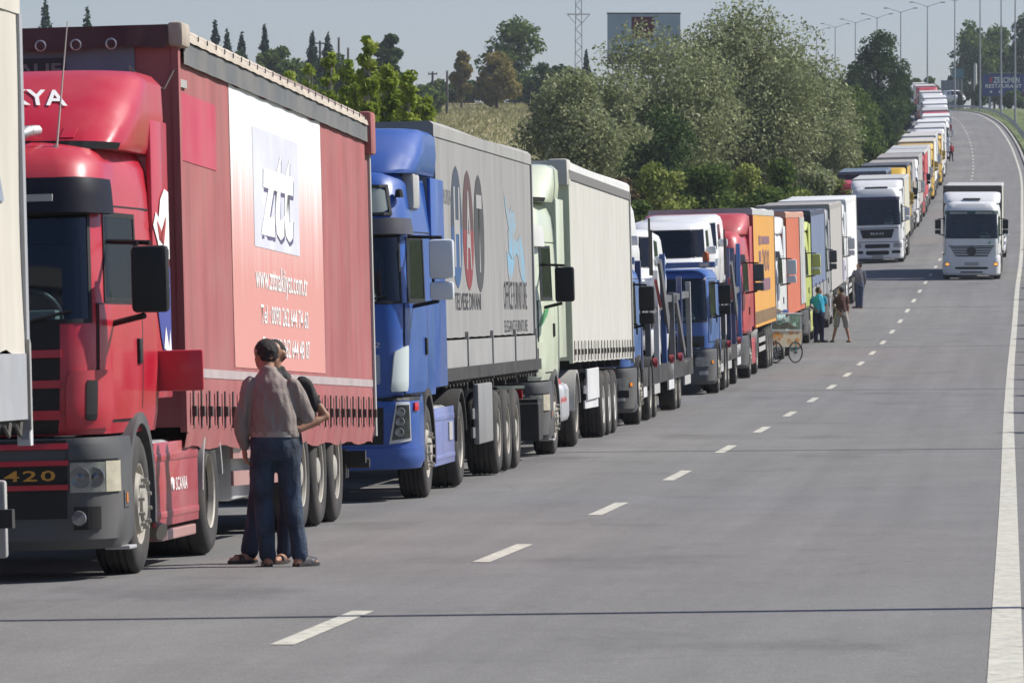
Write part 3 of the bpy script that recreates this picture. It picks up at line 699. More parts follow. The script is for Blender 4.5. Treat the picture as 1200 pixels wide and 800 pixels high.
side_poly([(2.10, 2.1), (2.14, 2.17), (2.2, 2.15), (2.23, 2.08), (2.19, 2.01), (2.12, 2.02)], WHITEPRINT, .016)
side_poly([(2.13, 1.62), (2.16, 1.78), (2.2, 1.62), (2.22, 1.76), (2.24, 1.55)], WHITEPRINT, .016)
# roof fairing lettering and roof fittings
lettering('KYA', .46, .12, lambda u, v: Fs.P(Fs.sx(.36 + u, 3.38 + v), 3.38 + v - u * .05) + Fs.N(Fs.sx(.36 + u, 3.38), 3.40) * .012, WHITEPRINT, fo, shear=-.35, bold=.02)
p0 = S.P(1.05, 3.0)
MB().tube([(p0.x, p0.y + .1, 3.0), (p0.x + .03, p0.y + .12, 3.06)], .022, 8).tube([(p0.x + .03, p0.y + .12, 3.05), (p0.x + .10, p0.y + .30, 3.95)], [.009, .004], 6).build('aerial', mat('aerial_pale', (.5, .42, .36), .5), c)
MB().tube([(.02, .62, 3.05), (.40, .60, 3.06), (.52, .56, 3.10), (.62, .62, 3.17), (.66, .8, 3.18)], .04, 8).build('air_horn', ALU, c, 60)
Fs.patch(MB(), (1.02, 1.16, 3.12, 3.2), .008, .014, 2, 2).build('access_hatch', RED, fo)
MB().box(.55, .85, .22, .30, 2.66, 2.71).build('visor_plate', LGREY, c)
# trailer
FR = tarp('faded_red', (.34, .10, .10), .2)
FR2 = tarp('strong_red', (.47, .055, .10), .10)
HB = mat('headboard_bluegrey', (.16, .20, .26), .6, nz=.1, dust=.2)
y0 = 3.62; hwT = 1.262
t, T = trailer(tr, y0, 13.25, 1.0, 4.07, hwT, side=FR, roof=tarp('roof_grey_red', (.23, .17, .16)), head=FR, tilt=.0135, straps=30, strap_m=mat('strap_dark', (.06, .045, .04), .8), wa=.55, axles=(7.5, 8.81, 10.12), guards=paint('pale_red', (.42, .2, .18)))
fc = on_curtain(y0, 1.0, 4.07, hwT, T, .55, .005)
# gathered hem below the buckles
MB().grid(lambda u, v: (hwT + .02 + .008 * math.sin(u * 150) * (1 - v) + .006 * math.sin(u * 61) - .03 * (1 - v), y0 + .05 + u * 13.15, .86 + .17 * v + T(y0 + u * 13.6) + .015 * math.sin(u * 47) * (1 - v)), 220, 4).build('hem', FR, t, 60)
STRIPE = mat('stripe_pale', (.40, .33, .33), .6, nz=.15, dust=.2)
MB().grid(lambda u, v: fc(y0 + .1 + u * 13.05, 1.40 + .07 * v), 90, 1).build('stripe', STRIPE, t, 60)
# advertising panel: white fading down into red with run streaks
pm = bpy.data.materials.new('advert_panel'); pm.use_nodes = True; nt = pm.node_tree; pb = nt.nodes['Principled BSDF']; pb.inputs['Roughness'].default_value = .55
tc = nt.nodes.new('ShaderNodeTexCoord'); sep = nt.nodes.new('ShaderNodeSeparateXYZ'); nt.links.new(tc.outputs['Object'], sep.inputs[0])
mp = nt.nodes.new('ShaderNodeMapping'); mp.inputs['Scale'].default_value = (1, 5, .12); nt.links.new(tc.outputs['Object'], mp.inputs[0])
ns = nt.nodes.new('ShaderNodeTexNoise'); ns.inputs['Scale'].default_value = 2.2; ns.inputs['Detail'].default_value = 6; nt.links.new(mp.outputs[0], ns.inputs['Vector'])
ma = nt.nodes.new('ShaderNodeMath'); ma.operation = 'MULTIPLY_ADD'; ma.inputs[1].default_value = 1.0; nt.links.new(ns.outputs[0], ma.inputs[0]); nt.links.new(sep.outputs['Z'], ma.inputs[2])
rg = nt.nodes.new('ShaderNodeMapRange'); rg.inputs[1].default_value = 2.65; rg.inputs[2].default_value = 3.75; nt.links.new(ma.outputs[0], rg.inputs[0])
cr = nt.nodes.new('ShaderNodeValToRGB'); cr.color_ramp.elements[0].color = (.60, .27, .235, 1); cr.color_ramp.elements[1].color = (.80, .78, .76, 1); e = cr.color_ramp.elements.new(.45); e.color = (.66, .40, .37, 1)
nt.links.new(rg.outputs[0], cr.inputs[0]); nt.links.new(cr.outputs[0], pb.inputs['Base Color'])
pa, pb_ = y0 + 2.95, y0 + 9.2
MB().grid(lambda u, v: fc(pa + u * (pb_ - pa), 1.50 + v * (3.80 - .02 * math.sin(u * 23) - 1.50)), 60, 16).build('advert_panel', pm, t, 60)
MB().grid(lambda u, v: fc(y0 + .2 + u * 1.95, 3.05 + v * .52), 16, 4).build('curtain_patch', FR2, t, 60)
g2 = on_curtain(y0, 1.0, 4.07, hwT, T, .55, .008); g3 = on_curtain(y0, 1.0, 4.07, hwT, T, .55, .010); g4 = on_curtain(y0, 1.0, 4.07, hwT, T, .55, .013)
MB().grid(lambda u, v: g2(y0 + 4.35 + u * 3.1, 2.52 + v * 1.0), 24, 6).build('logo_field', mat('logo_pale', (.60, .61, .68), .6, nz=.15, nscale=1.5), t, 60)
for dx, dz, gg, mm in ((.06, -.035, g3, mat('logo_shadow', (.10, .09, .17), .6)), (0, 0, g4, mat('logo_white', (.80, .80, .80), .6))):
    lettering('ztt', 2.3, .74, lambda u, v: gg(y0 + 4.75 + u + dx, 2.62 + v + dz), mm, t, shear=.18, bold=.035)
g2 = on_curtain(y0, 1.0, 4.07, hwT, T, .55, .009)
lettering('www.zttnakliyat.com.tr', 3.6, .27, lambda u, v: g2(y0 + 4.35 + u, 2.11 + v), WHITEPRINT, t, bold=.01)
lettering('Tel : 0090 262 644 74 60', 3.3, .165, lambda u, v: g2(y0 + 4.65 + u, 1.88 + v), WHITEPRINT, t, bold=.01)
lettering('Fax: 0090 262 644 48 07', 3.25, .165, lambda u, v: g2(y0 + 4.75 + u, 1.61 + v), WHITEPRINT, t, bold=.01)
# roof edge: beige scalloped lath with eyelets over a grey band
LATH = mat('lath_beige', (.43, .37, .30), .7, nz=.2, nscale=4, bump=.3, bscale=12)
GBAND = mat('roof_band_grey', (.12, .125, .13), .55, nz=.15, dust=.3)
MB().grid(lambda u, v: (hwT + .03 + .004 * math.sin(u * 90), y0 + .25 + u * 12.9, 3.78 + v * .17 + T(y0 + u * 13.6) + .02 * u), 60, 2).build('top_band', GBAND, t, 60)
MB().grid(lambda u, v: (hwT + .045 - .09 * v * v, y0 + .2 + u * 13.05, 3.955 + v * .13 + T(y0 + u * 13.6) + .006 * abs(math.sin(u * 85)) * (1 if v < .5 else .6)), 200, 3).build('roof_lath', LATH, t, 60)
for k in range(25):
    yy = y0 + .5 + k * .51; MB().lathe([(.022, 0), (.02, .006), (.001, .006)], 8, 'x', (hwT + .036, yy, 4.02 + T(yy))).build('eyelet', BLACK, t)
MB().box(hwT - .05, hwT + .07, y0 - .06, y0 + .34, 3.90, 4.09, .03).build('corner_cap', LATH, t, 40)
MB().box(hwT - .06, hwT + .075, y0 + 12.95, y0 + 13.31, 3.50, 3.92, .03).build('corner_cap', FR, t, 40)
# front tarpaulin hanging over the headboard with rings
DT = tarp('dark_red_brown', (.075, .022, .025), .3)
MB().grid(lambda u, v: (-1.25 + u * 2.45, y0 - .05 - .05 * (1 - v) - .008 * math.sin(u * 31), 3.90 + .17 * v + .012 * math.sin(u * 17) * (1 - v)), 40, 3).build('front_flap', DT, t, 60)
MB().box(-1.22, .95, y0 - .015, y0 - .005, 1.1, 3.92).build('headboard_panel', HB, t)
for k in range(8): MB().lathe([(.035, -.004), (.045, 0), (.035, .004)], 12, 'y', (-1.1 + k * .27, y0 - .115, 3.93), closed=True).build('ring', ALU, t)
MB().box(-.25, .42, y0 - .03, y0 - .02, 3.66, 3.84).build('maker_plate', mat('plate_dark', (.02, .02, .025), .4), t)
lettering('HAUF', .46, .10, lambda u, v: Vector((-.07 + u, y0 - .034, 3.70 + v)), mat('plate_grey', (.2, .2, .2), .5), t, bold=.02)
MB().tube([(.92, y0 - .1, 3.76), (1.05, y0 - .08, 3.62), (1.18, y0 - .06, 3.58), (1.25, y0 - .02, 3.72)], .008, 5).tube([(.92, y0 - .1, 3.76), (1.0, y0 - .2, 3.4)], .008, 5).build('tie_cord', mat('cord', (.35, .3, .25), .8), t)
MB().box(hwT + .004, hwT + .02, y0 + .05, y0 + .45, 3.60, 3.66).build('label_plate', LGREY, t)
wt = MB().box(-.9, .9, y0 + 5.4, y0 + 6.6, .32, .92, .06).build('pallet_box', WHITEP, t, 40)
MB().box(-1.0, 1.0, y0 + 12.9, y0 + 13.2, .34, .62).tube([(1.0, y0 + 13.1, .48), (1.22, y0 + 13.1, .48)], .05, 8).build('tail_frame', CHASSIS, t)

# ================================================================== blue lorry
BLUE = paint('blue', (.012, .075, .33), .08)
BLUE2 = paint('blue_pale', (.16, .20, .46), .3)
GT = tarp('grey', (.27, .267, .262), .14); GB = mat('board_grey', (.29, .29, .285), .55, nz=.1, nscale=2, dust=.25)
SILVER = mat('silver_mirror_shell', (.62, .66, .70), .3, nz=.05, coat=.3)
tr = truck_root(60.3, 'blue lorry with white mirrors pulling a grey tarpaulin trailer with oval letters', off=.045)
c, S, Z = cab(tr, 'volvo', BLUE, BLUE, 1.0, mirror_m=SILVER, visor_m=mat('visor_grey', (.08, .075, .075), .25, coat=.4))
S.patch(MB(), (-1.28, 1.28, 3.0, 3.26), .012, .03, 20, 4, .2).build('roof_sign', mat('roof_sign_pane', (.33, .37, .34), .25, nz=.08), c, 40)
m_ = MB(); S.ring(m_, -1.28, 1.28, 3.0, 3.26, .06, .03, .02, .03); m_.build('roof_sign_frame', BLACK, c)
S.patch(MB(), (-.72, .72, 1.12, 2.02), .012, .03, 12, 6).build('grille', mat('grille_navy', (.012, .014, .05), .4), c)
lettering('FH12', .33, .055, lambda u, v: S.P(S.sx(.58 + u, 1.6), 1.60 + v) + Vector((0, -.02, 0)), mat('chrome_letters', (.5, .5, .52), .3, metal=.6), c, shear=.2)
for sg in (1, -1):
    qd = lambda pts: [(sg * a, z) for a, z in (pts if sg > 0 else [pts[1], pts[0], pts[3], pts[2]])]
    S.patch(MB(), qd([(1.14, 1.15), (1.62, 1.15), (1.66, 1.62), (1.24, 1.55)]), .035, .05, 8, 6, .12).build('corner_deflector', mat('deflector_pale', (.56, .62, .60), .35, coat=.3), c, 40)
    S.patch(MB(), qd([(.74, 1.22), (.95, 1.22), (.95, 1.53), (.74, 1.53)]), .022, .03, 4, 4, .15).build('lamp_panel', mat('lamp_panel_grey', (.28, .34, .42), .3, coat=.3), c, 40)
    p = S.P(sg * 1.62, 3.05); MB().lathe([(.05, -.06), (.035, .02), (.001, .03)], 10, 'z', (p.x, p.y - .05, p.z + .17)).build('roof_lamp', BLACK, c)
b, B = bumper(tr, BLUE, .34, 1.08, 1.262)
B.patch(MB(), (-2.3, 2.3, 1.045, 1.10), .006, .02, 30, 1).build('bumper_gap', BLACK, b)
B.patch(MB(), (-2.2, 2.2, .36, .56), .03, .05, 30, 3).build('bumper_lip', BLUE, b, 40)
B.patch(MB(), (-.95, .95, .60, .98), .008, .02, 8, 3).build('lower_grille', BLACK, b)
for sg in (1, -1):
    qd = lambda pts: [(sg * a, z) for a, z in (pts if sg > 0 else [pts[1], pts[0], pts[3], pts[2]])]
    B.patch(MB(), qd([(1.02, .60), (1.54, .63), (1.52, 1.03), (1.18, 1.03)]), .012, .03, 6, 6).build('headlight_frame', ALU, b, 40)
    B.patch(MB(), qd([(1.08, .64), (1.50, .66), (1.48, 1.00), (1.20, 1.00)]), .018, .02, 6, 6).build('headlight', mat('headlamp_dark', (.06, .065, .07), .1, metal=.3, nz=.4, nscale=12), b, 40)
    for zz in (.72, .83, .93):
        p = B.P(sg * (1.26 + (zz - .7) * .15), zz); MB().lathe([(.05, -.03), (.045, -.045), (.001, -.04)], 12, 'y', (p.x, p.y, p.z)).build('lamp_bulb', LAMP, b, 40)
    B.patch(MB(), (1.66, 1.82, .94, 1.02) if sg > 0 else (-1.82, -1.66, .94, 1.02), .02, .02, 3, 2).build('reflector', REDLENS, b)
fo, Fs = fairing(c, BLUE, 3.42, 3.92, yb=2.55, y0=.55, hw=1.19, slope_=.6, top_y=1.35)
for sg in (1, -1):
    MB().box(sg * 1.14 - .10, sg * 1.14 + .08, .95, 1.5, 3.04, 3.44, .05).build('air_intake_stack', LGREY, c, 40)
    MB().tube([(sg * .9, .7, 3.45), (sg * 1.08, 1.0, 3.4)], .04, 8).build('intake_trim', BLACK, c, 40)
side_fairing(c, BLUE, 1.15, 3.4, 2.2, 2.9)
tractor_under(tr, BLUE, 5.2, BLUE2, arch_m=CHASSIS, yf=1.5)
# scrollwork painted on the door
sc = MB()
for k in range(4): sc.tube([(S.P(2.1, 1.4).x + .016, 1.0 + .25 * k + .10 * math.sin(t_ * 3 + k), 1.2 + t_ * .75) for t_ in [i / 9 for i in range(10)]], .008, 4)
sc.build('door_scroll', mat('scroll_silver', (.45, .45, .5), .5), c)
MB().box(1.2, 1.245, 3.85, 4.25, .55, .75).build('battery_plate', LGREY, tr)
y0 = 3.95
t, T = trailer(tr, y0, 13.2, 1.17, 4.06, 1.13, side=GT, roof=tarp('grey_top', (.30, .30, .29)), head=GT, frame=GB, kind='board', axles=(6.2, 7.51, 8.82), guards=mat('dark_panel', (.10, .105, .11), .5, dust=.3), wa=.3)
fc = on_curtain(y0, 1.67, 4.06, 1.13, T, .3, .005); f2 = on_curtain(y0, 1.67, 4.06, 1.13, T, .3, .009)
OB = mat('oval_top_grey', (.07, .07, .075), .6); cols = [((.03, .08, .20), 'H'), ((.20, .03, .035), 'A'), ((.055, .055, .06), 'T')]
for k, (cc, ch) in enumerate(cols):
    yc = y0 + 2.55 + k * 1.42; zc = 2.93 - .02 * k
    def ov(u, v, z0_, z1_): 
        z = z0_ + (z1_ - z0_) * v; h = (z - zc) / .70; w = .66 * math.sqrt(max(0.0, 1 - h * h)); return fc(yc + (u * 2 - 1) * w, z)
    MB().grid(lambda u, v: ov(u, v, zc - .699, zc), 10, 12).build('oval_emblem', mat('oval_' + ch, cc, .6), t)
    MB().grid(lambda u, v: ov(u, v, zc + .0001, zc + .699), 10, 12).build('oval_emblem', mat('ovaltop_' + ch, tuple(.25 * a + .035 for a in cc), .6), t)
    lettering(ch, .72, .92, lambda u, v: f2(yc - .36 + u, zc - .46 + v), mat('oval_letter', (.31, .305, .30), .6), t, bold=.02)
lettering('BURSA', .95, .17, lambda u, v: fc(y0 + 1.0 + u, 3.17 + v), mat('faint_print', (.15, .15, .16), .6), t)
lettering('TELVESE DIVANI', 3.3, .20, lambda u, v: fc(y0 + 2.1 + u, 1.98 + v), DARKPRINT, t, bold=.008)
lettering('OFFICE FURNITURE', 3.5, .36, lambda u, v: fc(y0 + 8.6 + u, 1.98 + v), DARKPRINT, t)
lettering('ELEGANT FURNITURE', 3.5, .15, lambda u, v: fc(y0 + 8.6 + u, 1.70 + v), DARKPRINT, t)
# pale blue eagle-like smear of worn print
LBL = bpy.data.materials.new('worn_lightblue'); LBL.use_nodes = True; nt = LBL.node_tree; pb = nt.nodes['Principled BSDF']; pb.inputs['Roughness'].default_value = .6
tc = nt.nodes.new('ShaderNodeTexCoord'); ns = nt.nodes.new('ShaderNodeTexNoise'); ns.inputs['Scale'].default_value = 3.2; ns.inputs['Detail'].default_value = 8; ns.inputs['Roughness'].default_value = .75; nt.links.new(tc.outputs['Object'], ns.inputs['Vector'])
cr = nt.nodes.new('ShaderNodeValToRGB'); cr.color_ramp.elements[0].position = .42; cr.color_ramp.elements[0].color = (.265, .265, .265, 1); cr.color_ramp.elements[1].position = .6; cr.color_ramp.elements[1].color = (.17, .36, .50, 1)
nt.links.new(ns.outputs[0], cr.inputs[0]); nt.links.new(cr.outputs[0], pb.inputs['Base Color'])
def blob(pts): n = len(pts); MB().add([fc(y0 + a, b_) for a, b_ in pts], [tuple(range(n))]).build('worn_print', LBL, t)
blob([(8.9, 3.5), (9.3, 3.25), (10.0, 3.20), (10.4, 3.25), (10.6, 3.05), (10.2, 2.9), (9.6, 2.98), (9.2, 3.2)])
blob([(9.4, 3.0), (10.2, 2.9), (10.8, 2.85), (11.3, 2.95), (11.7, 2.7), (11.2, 2.62), (10.6, 2.7), (10.0, 2.62), (9.5, 2.7)])
blob([(9.2, 2.72), (10.0, 2.6), (10.4, 2.66), (10.0, 2.45), (9.5, 2.3), (9.3, 2.45)]); blob([(10.8, 2.7), (11.7, 2.68), (12.0, 2.5), (11.9, 2.3), (11.4, 2.36), (11.0, 2.5)])
blob([(9.8, 3.24), (10.0, 3.30), (10.1, 2.5), (9.9, 2.5)])
MB().box(1.09, 1.145, y0 + .02, y0 + .95, 1.19, 1.62).build('front_locker', mat('locker_white', (.5, .51, .54), .45, dust=.2), t)
MB().box(1.19, 1.26, y0 + 3.4, y0 + 5.2, .42, 1.12, .02).build('side_locker', mat('locker_grey', (.20, .205, .21), .5, dust=.25), t, 40)
MB().box(-1.1, 1.2, y0 + 12.6, y0 + 13.5, .55, .80).build('tail_frame', CHASSIS, t)
MB().box(.9, 1.22, y0 + 12.5, y0 + 13.1, .25, .75, .02).build('spare_box', CHASSIS, t)

# ================================================================== pale green lorry
PGREEN = paint('pale_green', (.56, .61, .47), .18)
OFFW = tarp('off_white', (.50, .49, .45), .09)
tr = truck_root(78.2, 'pale green lorry with black mirrors and off white curtain trailer', off=.0)
c, S, Z = cab(tr, 'scania', PGREEN, DARKGREY, 1.17, visor_m=mat('visor_pale', (.62, .62, .58), .35, coat=.2))
b, B = scania_front(c, S, Z, tr, PGREEN)
fo, Fs = scania_top(c, S, Z, PGREEN, 3.44, 3.98); side_fairing(c, PGREEN, 1.3, 3.5, 2.2, 2.85)
GREENL = mat('leaf_green', (.06, .27, .09), .4)
S.patch(MB(), [(1.55, 1.72), (2.1, 1.86), (2.3, 2.02), (1.75, 1.92)], .014, .01, 8, 4, .4).build('leaf_motif', GREENL, c)
tractor_under(tr, PGREEN, 5.5, None, yf=1.55)
for k in range(4): MB().tube([(1.05, 3.3 + .28 * k, .45), (1.15, 3.3 + .28 * k, .7), (1.05, 3.3 + .28 * k, .98)], .06, 8).build('red_air_bottle', mat('bottle_red', (.42, .06, .07), .4, dust=.25), tr, 60)
y0 = 4.55
t, T = trailer(tr, y0, 13.6, 1.22, 4.08, 1.258, side=OFFW, roof=mat('roof_white', (.62, .62, .60), .6, nz=.1), head=PGREEN, tilt=.006, straps=21, wa=.5, axles=(6.6, 7.91, 9.22), white_rims=True, guards=WHITEP)
MB().grid(lambda u, v: (1.275, y0 + .1 + u * 13.4, 3.82 + v * .13 + T(y0 + u * 13.6)), 40, 1).build('top_band', mat('band_taupe', (.16, .15, .145), .6), t)
MB().box(1.0, 1.275, y0 - .12, y0 + .5, 3.72, 4.1, .03).build('corner_cap', OFFW, t, 40)
MB().box(1.22, 1.25, y0 + 3.2, y0 + 5.6, .62, 1.08, .01).build('side_locker', WHITEP, t)

# ================================================================== vans, car transporters
VANROWS = [(.28, .12, .86, .3, .5, .1), (.4, .02, .90, .32, .5, .12), (.72, .0, .92, .34, .5, .14), (.88, .08, .93, .36, .55, .15), (1.0, .35, .93, .4, .6, .16), (1.08, .72, .92, .42, .6, .16), (1.12, .86, .91, .4, .6, .14), (1.72, 1.55, .84, .34, .7, .12), (1.82, 1.75, .80, .36, .7, .1), (1.88, 2.1, .70, .4, .7, .08)]
CARROWS = [(.22, .10, .82, .3, .5, .1), (.35, .02, .86, .32, .5, .12), (.6, .0, .88, .34, .5, .14), (.74, .12, .88, .36, .6, .15), (.86, .9, .88, .4, .6, .12), (.90, 1.12, .87, .4, .6, .12), (1.32, 1.85, .68, .3, .7, .10), (1.40, 2.15, .60, .34, .7, .08), (1.42, 2.4, .5, .34, .7, .06)]
def van(label, loc, rot, body, rows=VANROWS, ln=4.8, name='van', cat='van', group=None):
    r = thing(name, label, cat, loc, rot, group); S = Surf(rows, ln); k = len(rows)
    z0, z1 = rows[6 if rows is VANROWS else 5][0] + .02, rows[-3][0] - .02
    w = 1.72
    b_ = S.shell([(-w, w, z0, z1), (2.05, 2.42, z0 + .05, z1 - .04), (-2.42, -2.05, z0 + .05, z1 - .04)]).build('body', body, r, 32)
    S.patch(MB(), (-w - .02, w + .02, z0 - .01, z1 + .01), .003, .006, 22, 6).build('windscreen', GLASS, r, 60)
    m = MB(); S.ring(m, -w, w, z0, z1, .05, .02, .007, .02); m.build('windscreen_seal', BLACK, r)
    for sg in (1, -1):
        q = (2.04, 2.43) if sg > 0 else (-2.43, -2.04); S.patch(MB(), (*q, z0 + .04, z1 - .03), .003, .006, 4, 3).build('side_window', GLASS, r)
        q = (1.1, 1.9) if sg > 0 else (-1.9, -1.1); zh = rows[3][0]
        S.patch(MB(), [(q[0], zh - .12), (q[1], zh - .10), (q[1], zh + .06), (q[0], zh + .0)], .008, .02, 8, 3, .2).build('headlight', LAMP, r, 40)
        p = S.P(sg * 2.02, z0 + .06); MB().box(p.x + sg * .11 - .10, p.x + sg * .11 + .10, p.y - .05, p.y + .07, p.z - .02, p.z + .15, .03).build('mirror', body, r, 40)
        for yy in (.85, ln - .95): wheel(r, 'trailer', yy, sg, .90, .31, sc=.62)
    S.patch(MB(), (-.9, .9, rows[2][0] - .14, rows[2][0] - .02), .006, .02, 8, 2).build('grille', BLACK, r)
    S.patch(MB(), (-1.6, 1.6, rows[0][0] + .02, rows[1][0]), .006, .02, 14, 2).build('lower_bumper', BLACK, r)
    MB().box(-.7, .7, 1.0 if rows is VANROWS else 1.35, ln - .3, rows[3][0] - .3, z0 - .08).box(-.55, -.1, 2.2, 2.4, z0 - .1, z1 - .2, .04).box(.1, .55, 2.2, 2.4, z0 - .1, z1 - .2, .04).build('seats', INTERIOR, r)
    MB().box(-.18, .18, -.02, .02, rows[1][0] + .06, rows[1][0] + .15).build('number_plate', WHITEP, r)
    return r

DBLUE = paint('transporter_blue', (.028, .10, .33), .2)
DNAVY = paint('transporter_navy', (.02, .035, .15), .3)
RSTEEL = mat('ramp_steel', (.12, .125, .14), .45, metal=.5, nz=.2, dust=.35)
REDW = mat('winch_red', (.33, .035, .05), .6, dust=.2)
def transporter(Y, label, vans, off=0.0, ln=18.0, yd=4.4):
    tr = truck_root(Y, label, off, 'car transporter', 'blue car transporters in the queue', 'car_transporter', ln=ln)
    c, S, Z = cab(tr, 'daf', DBLUE, DARKGREY, 1.0)
    S.patch(MB(), (-.97, .97, 1.0, 1.12), .012, .03, 8, 2).build('grille', BLACK, c)
    S.patch(MB(), (-1.25, 1.25, 1.0, 1.24), .008, .03, 12, 2).build('nose_panel', mat('nose_black', (.02, .021, .03), .4), c)
    lettering('CRX', .62, .075, lambda u, v: S.P(S.sx(-.05 + u, 1.30), 1.29 + v) + Vector((0, -.012, 0)), mat('chrome_letters', (.5, .5, .52), .3), c, bold=.02)
    b, B = bumper(tr, DARKGREY, .22, .96, 1.24)
    B.patch(MB(), (-.9, .9, .62, .9), .006, .02, 8, 2).build('lower_grille', BLACK, b)
    for sg in (1, -1):
        q = (.86, 1.42) if sg > 0 else (-1.42, -.86); B.patch(MB(), (*q, .60, .80), .012, .03, 6, 3, .2).build('headlight', LAMP, b, 40)
        q = (.95, 1.3) if sg > 0 else (-1.3, -.95); B.patch(MB(), (*q, .42, .50), .010, .02, 5, 2).build('fog_lamp', LGREY, b)
        q = (1.5, 1.62) if sg > 0 else (-1.62, -1.5); B.patch(MB(), (*q, .66, .72), .012, .02, 3, 2).build('indicator', AMBER, b)
    tractor_under(tr, DBLUE, yd, None, arch_m=CHASSIS)
    y1 = ln
    # header bar over the cab with beacons
    MB().box(-1.27, 1.27, .30, .52, 2.68, 2.80, .01).build('header_bar', DBLUE, tr)
    for sg in (1, -1):
        MB().lathe([(.065, 2.80), (.075, 2.83), (.07, 2.97), (.045, 3.01), (.001, 3.02)], 14, 'z', (sg * 1.08, .41, 0)).build('beacon', mat('beacon_amber', (.36, .075, .015), .25), tr, 40)
        MB().box(sg * 1.05 - .1, sg * 1.05 + .1, .28, .30, 2.70, 2.78).build('marker_lamp', LAMP, tr)
    # frame: lower sills, posts, upper decks
    m = MB(); m.box(-1.2, 1.2, 2.5, y1, .62, .74)
    for sg in (1, -1): m.box(sg * 1.18 - .06, sg * 1.18 + .06, 2.5, y1, .60, .92)
    m.build('lower_deck', CHASSIS, tr)
    yp = [v for v in (2.55, 4.9, 7.4, 9.6, 12.2, 14.8) if v < y1 - 1] + [y1 - .3]
    for sg in (1, -1):
        for k, yy in enumerate(yp):
            h = (2.75, 2.3, 2.6, 2.9, 2.2, 2.5, 2.4)[k % 7] if y1 > 15 else (2.4, 2.3, 3.1, 3.1, 3.2)[k % 5]; mm = (DNAVY, RSTEEL, WHITEP, DBLUE, RSTEEL, DNAVY, LGREY)[k % 7] if y1 > 15 else (DBLUE, RSTEEL, DNAVY, DNAVY, DBLUE)[k % 5]
            MB().box(sg * 1.19 - .05, sg * 1.19 + .05, yy - .08, yy + .08, .9, h, .012).build('deck_post', mm, tr)
            MB().box(sg * 1.19 - .035, sg * 1.19 + .035, yy + .09, yy + .15, .95, h - .2).build('ram', RSTEEL, tr)
        MB().box(sg * 1.16 - .06, sg * 1.16 + .06, .6, 8.3, 1.74, 1.86).build('upper_rail', DBLUE, tr) if False else None
        up = MB(); up.prism([(2.45, 1.72), (9.0, 1.90), (9.0, 2.02), (2.45, 1.84)], 'x', sg * 1.14 - .07, sg * 1.14 + .07); up.prism([(9.4, 2.0), (y1, 2.1), (y1, 2.22), (9.4, 2.12)], 'x', sg * 1.14 - .07, sg * 1.14 + .07); up.build('upper_rail', RSTEEL, tr)
        MB().prism([(7.6, 2.72), (8.1, 2.8), (10.2, 1.75), (9.8, 1.45)], 'x', sg * 1.22, sg * 1.27).build('ramp_plate', RSTEEL, tr)
        if y1 > 15: MB().prism([(12.5, 2.0), (12.7, 2.15), (15.2, 1.1), (15.0, .95)], 'x', sg * 1.22, sg * 1.27).build('ramp_plate', RSTEEL, tr)
        for yy in [v for v in (5.6, 10.6, 13.4) if v < y1 - 1]: MB().lathe([(.06, -.04), (.08, -.04), (.08, .04), (.06, .04)], 14, 'x', (sg * 1.26, yy, .98), closed=True).tube([(sg * 1.24, yy - .15, .98), (sg * 1.24, yy + .15, 1.0)], .03, 6).build('strap_winch', REDW, tr)
        for a, b2, mm in ((2.6, 3.5, WHITEP), (5.6, 7.2, LGREY), (10.0, 11.6, WHITEP), (15.2, 17.2, LGREY)):
            if b2 < y1: MB().box(sg * 1.22 - .02, sg * 1.22 + .02, a, b2, .42, .90, .01).build('tool_locker', mm, tr)
        for yy in ((6.6, 12.9, 14.2) if y1 > 15 else (6.6, 10.2)): wheel(tr, 'trailer', yy, sg, 1.2, .42, sc=.84)
        MB().tube([(sg * 1.25, 5.0, 2.5), (sg * 1.25, 5.0, 3.5)], .02, 6).build('guard_rod', CHASSIS, tr); MB().tube([(sg * 1.25, 5.5, 2.5), (sg * 1.25, 5.5, 3.3)], .02, 6).build('guard_rod', CHASSIS, tr)
        ch_ = MB(); ch_.tube([(sg * 1.28, 6.0, 2.42), (sg * 1.29, 6.6, 2.15), (sg * 1.28, 7.3, 1.95)], .03, 5); ch_.build('tie_strap', REDW, tr)
    m = MB(); m.prism([(2.45, 1.70), (9.0, 1.88), (9.0, 1.92), (2.45, 1.74)], 'x', -1.05, 1.05); m.prism([(9.4, 1.98), (y1, 2.08), (y1, 2.12), (9.4, 2.02)], 'x', -1.05, 1.05); m.build('upper_deck', RSTEEL, tr)
    M_ = Matrix.LocRotScale(tr.location, tr.rotation_euler, None)
    for (vy, vz, tilt, lab, kind) in vans:
        p = M_ @ Vector((0, vy, vz)); e = tr.rotation_euler.copy(); e.x += tilt
        van(lab, p, e, WHITEP, VANROWS, 4.8)
    return tr
transporter(96.6, 'blue car transporter with vans on both decks behind the pale green lorry', [
    (2.5, 1.80, .028, 'white van on the upper deck right behind the pale green lorry', 0), (10.4, 1.56, -.02, 'white van on the rear upper deck of the first car transporter', 0), (11.0, .75, 0, 'white van on the lower deck of the first car transporter', 0)], ln=18.2)
transporter(123.0, 'blue car transporter carrying a white van in front of the red and yellow lorry', [
    (2.55, 1.74, .028, 'white van seen head on above the blue transporter cab', 0), (7.7, 1.92, .02, 'white van on the upper deck just before the red and yellow lorry', 0), (7.6, .75, 0, 'white van on the lower deck of the second car transporter', 0)], ln=12.8)

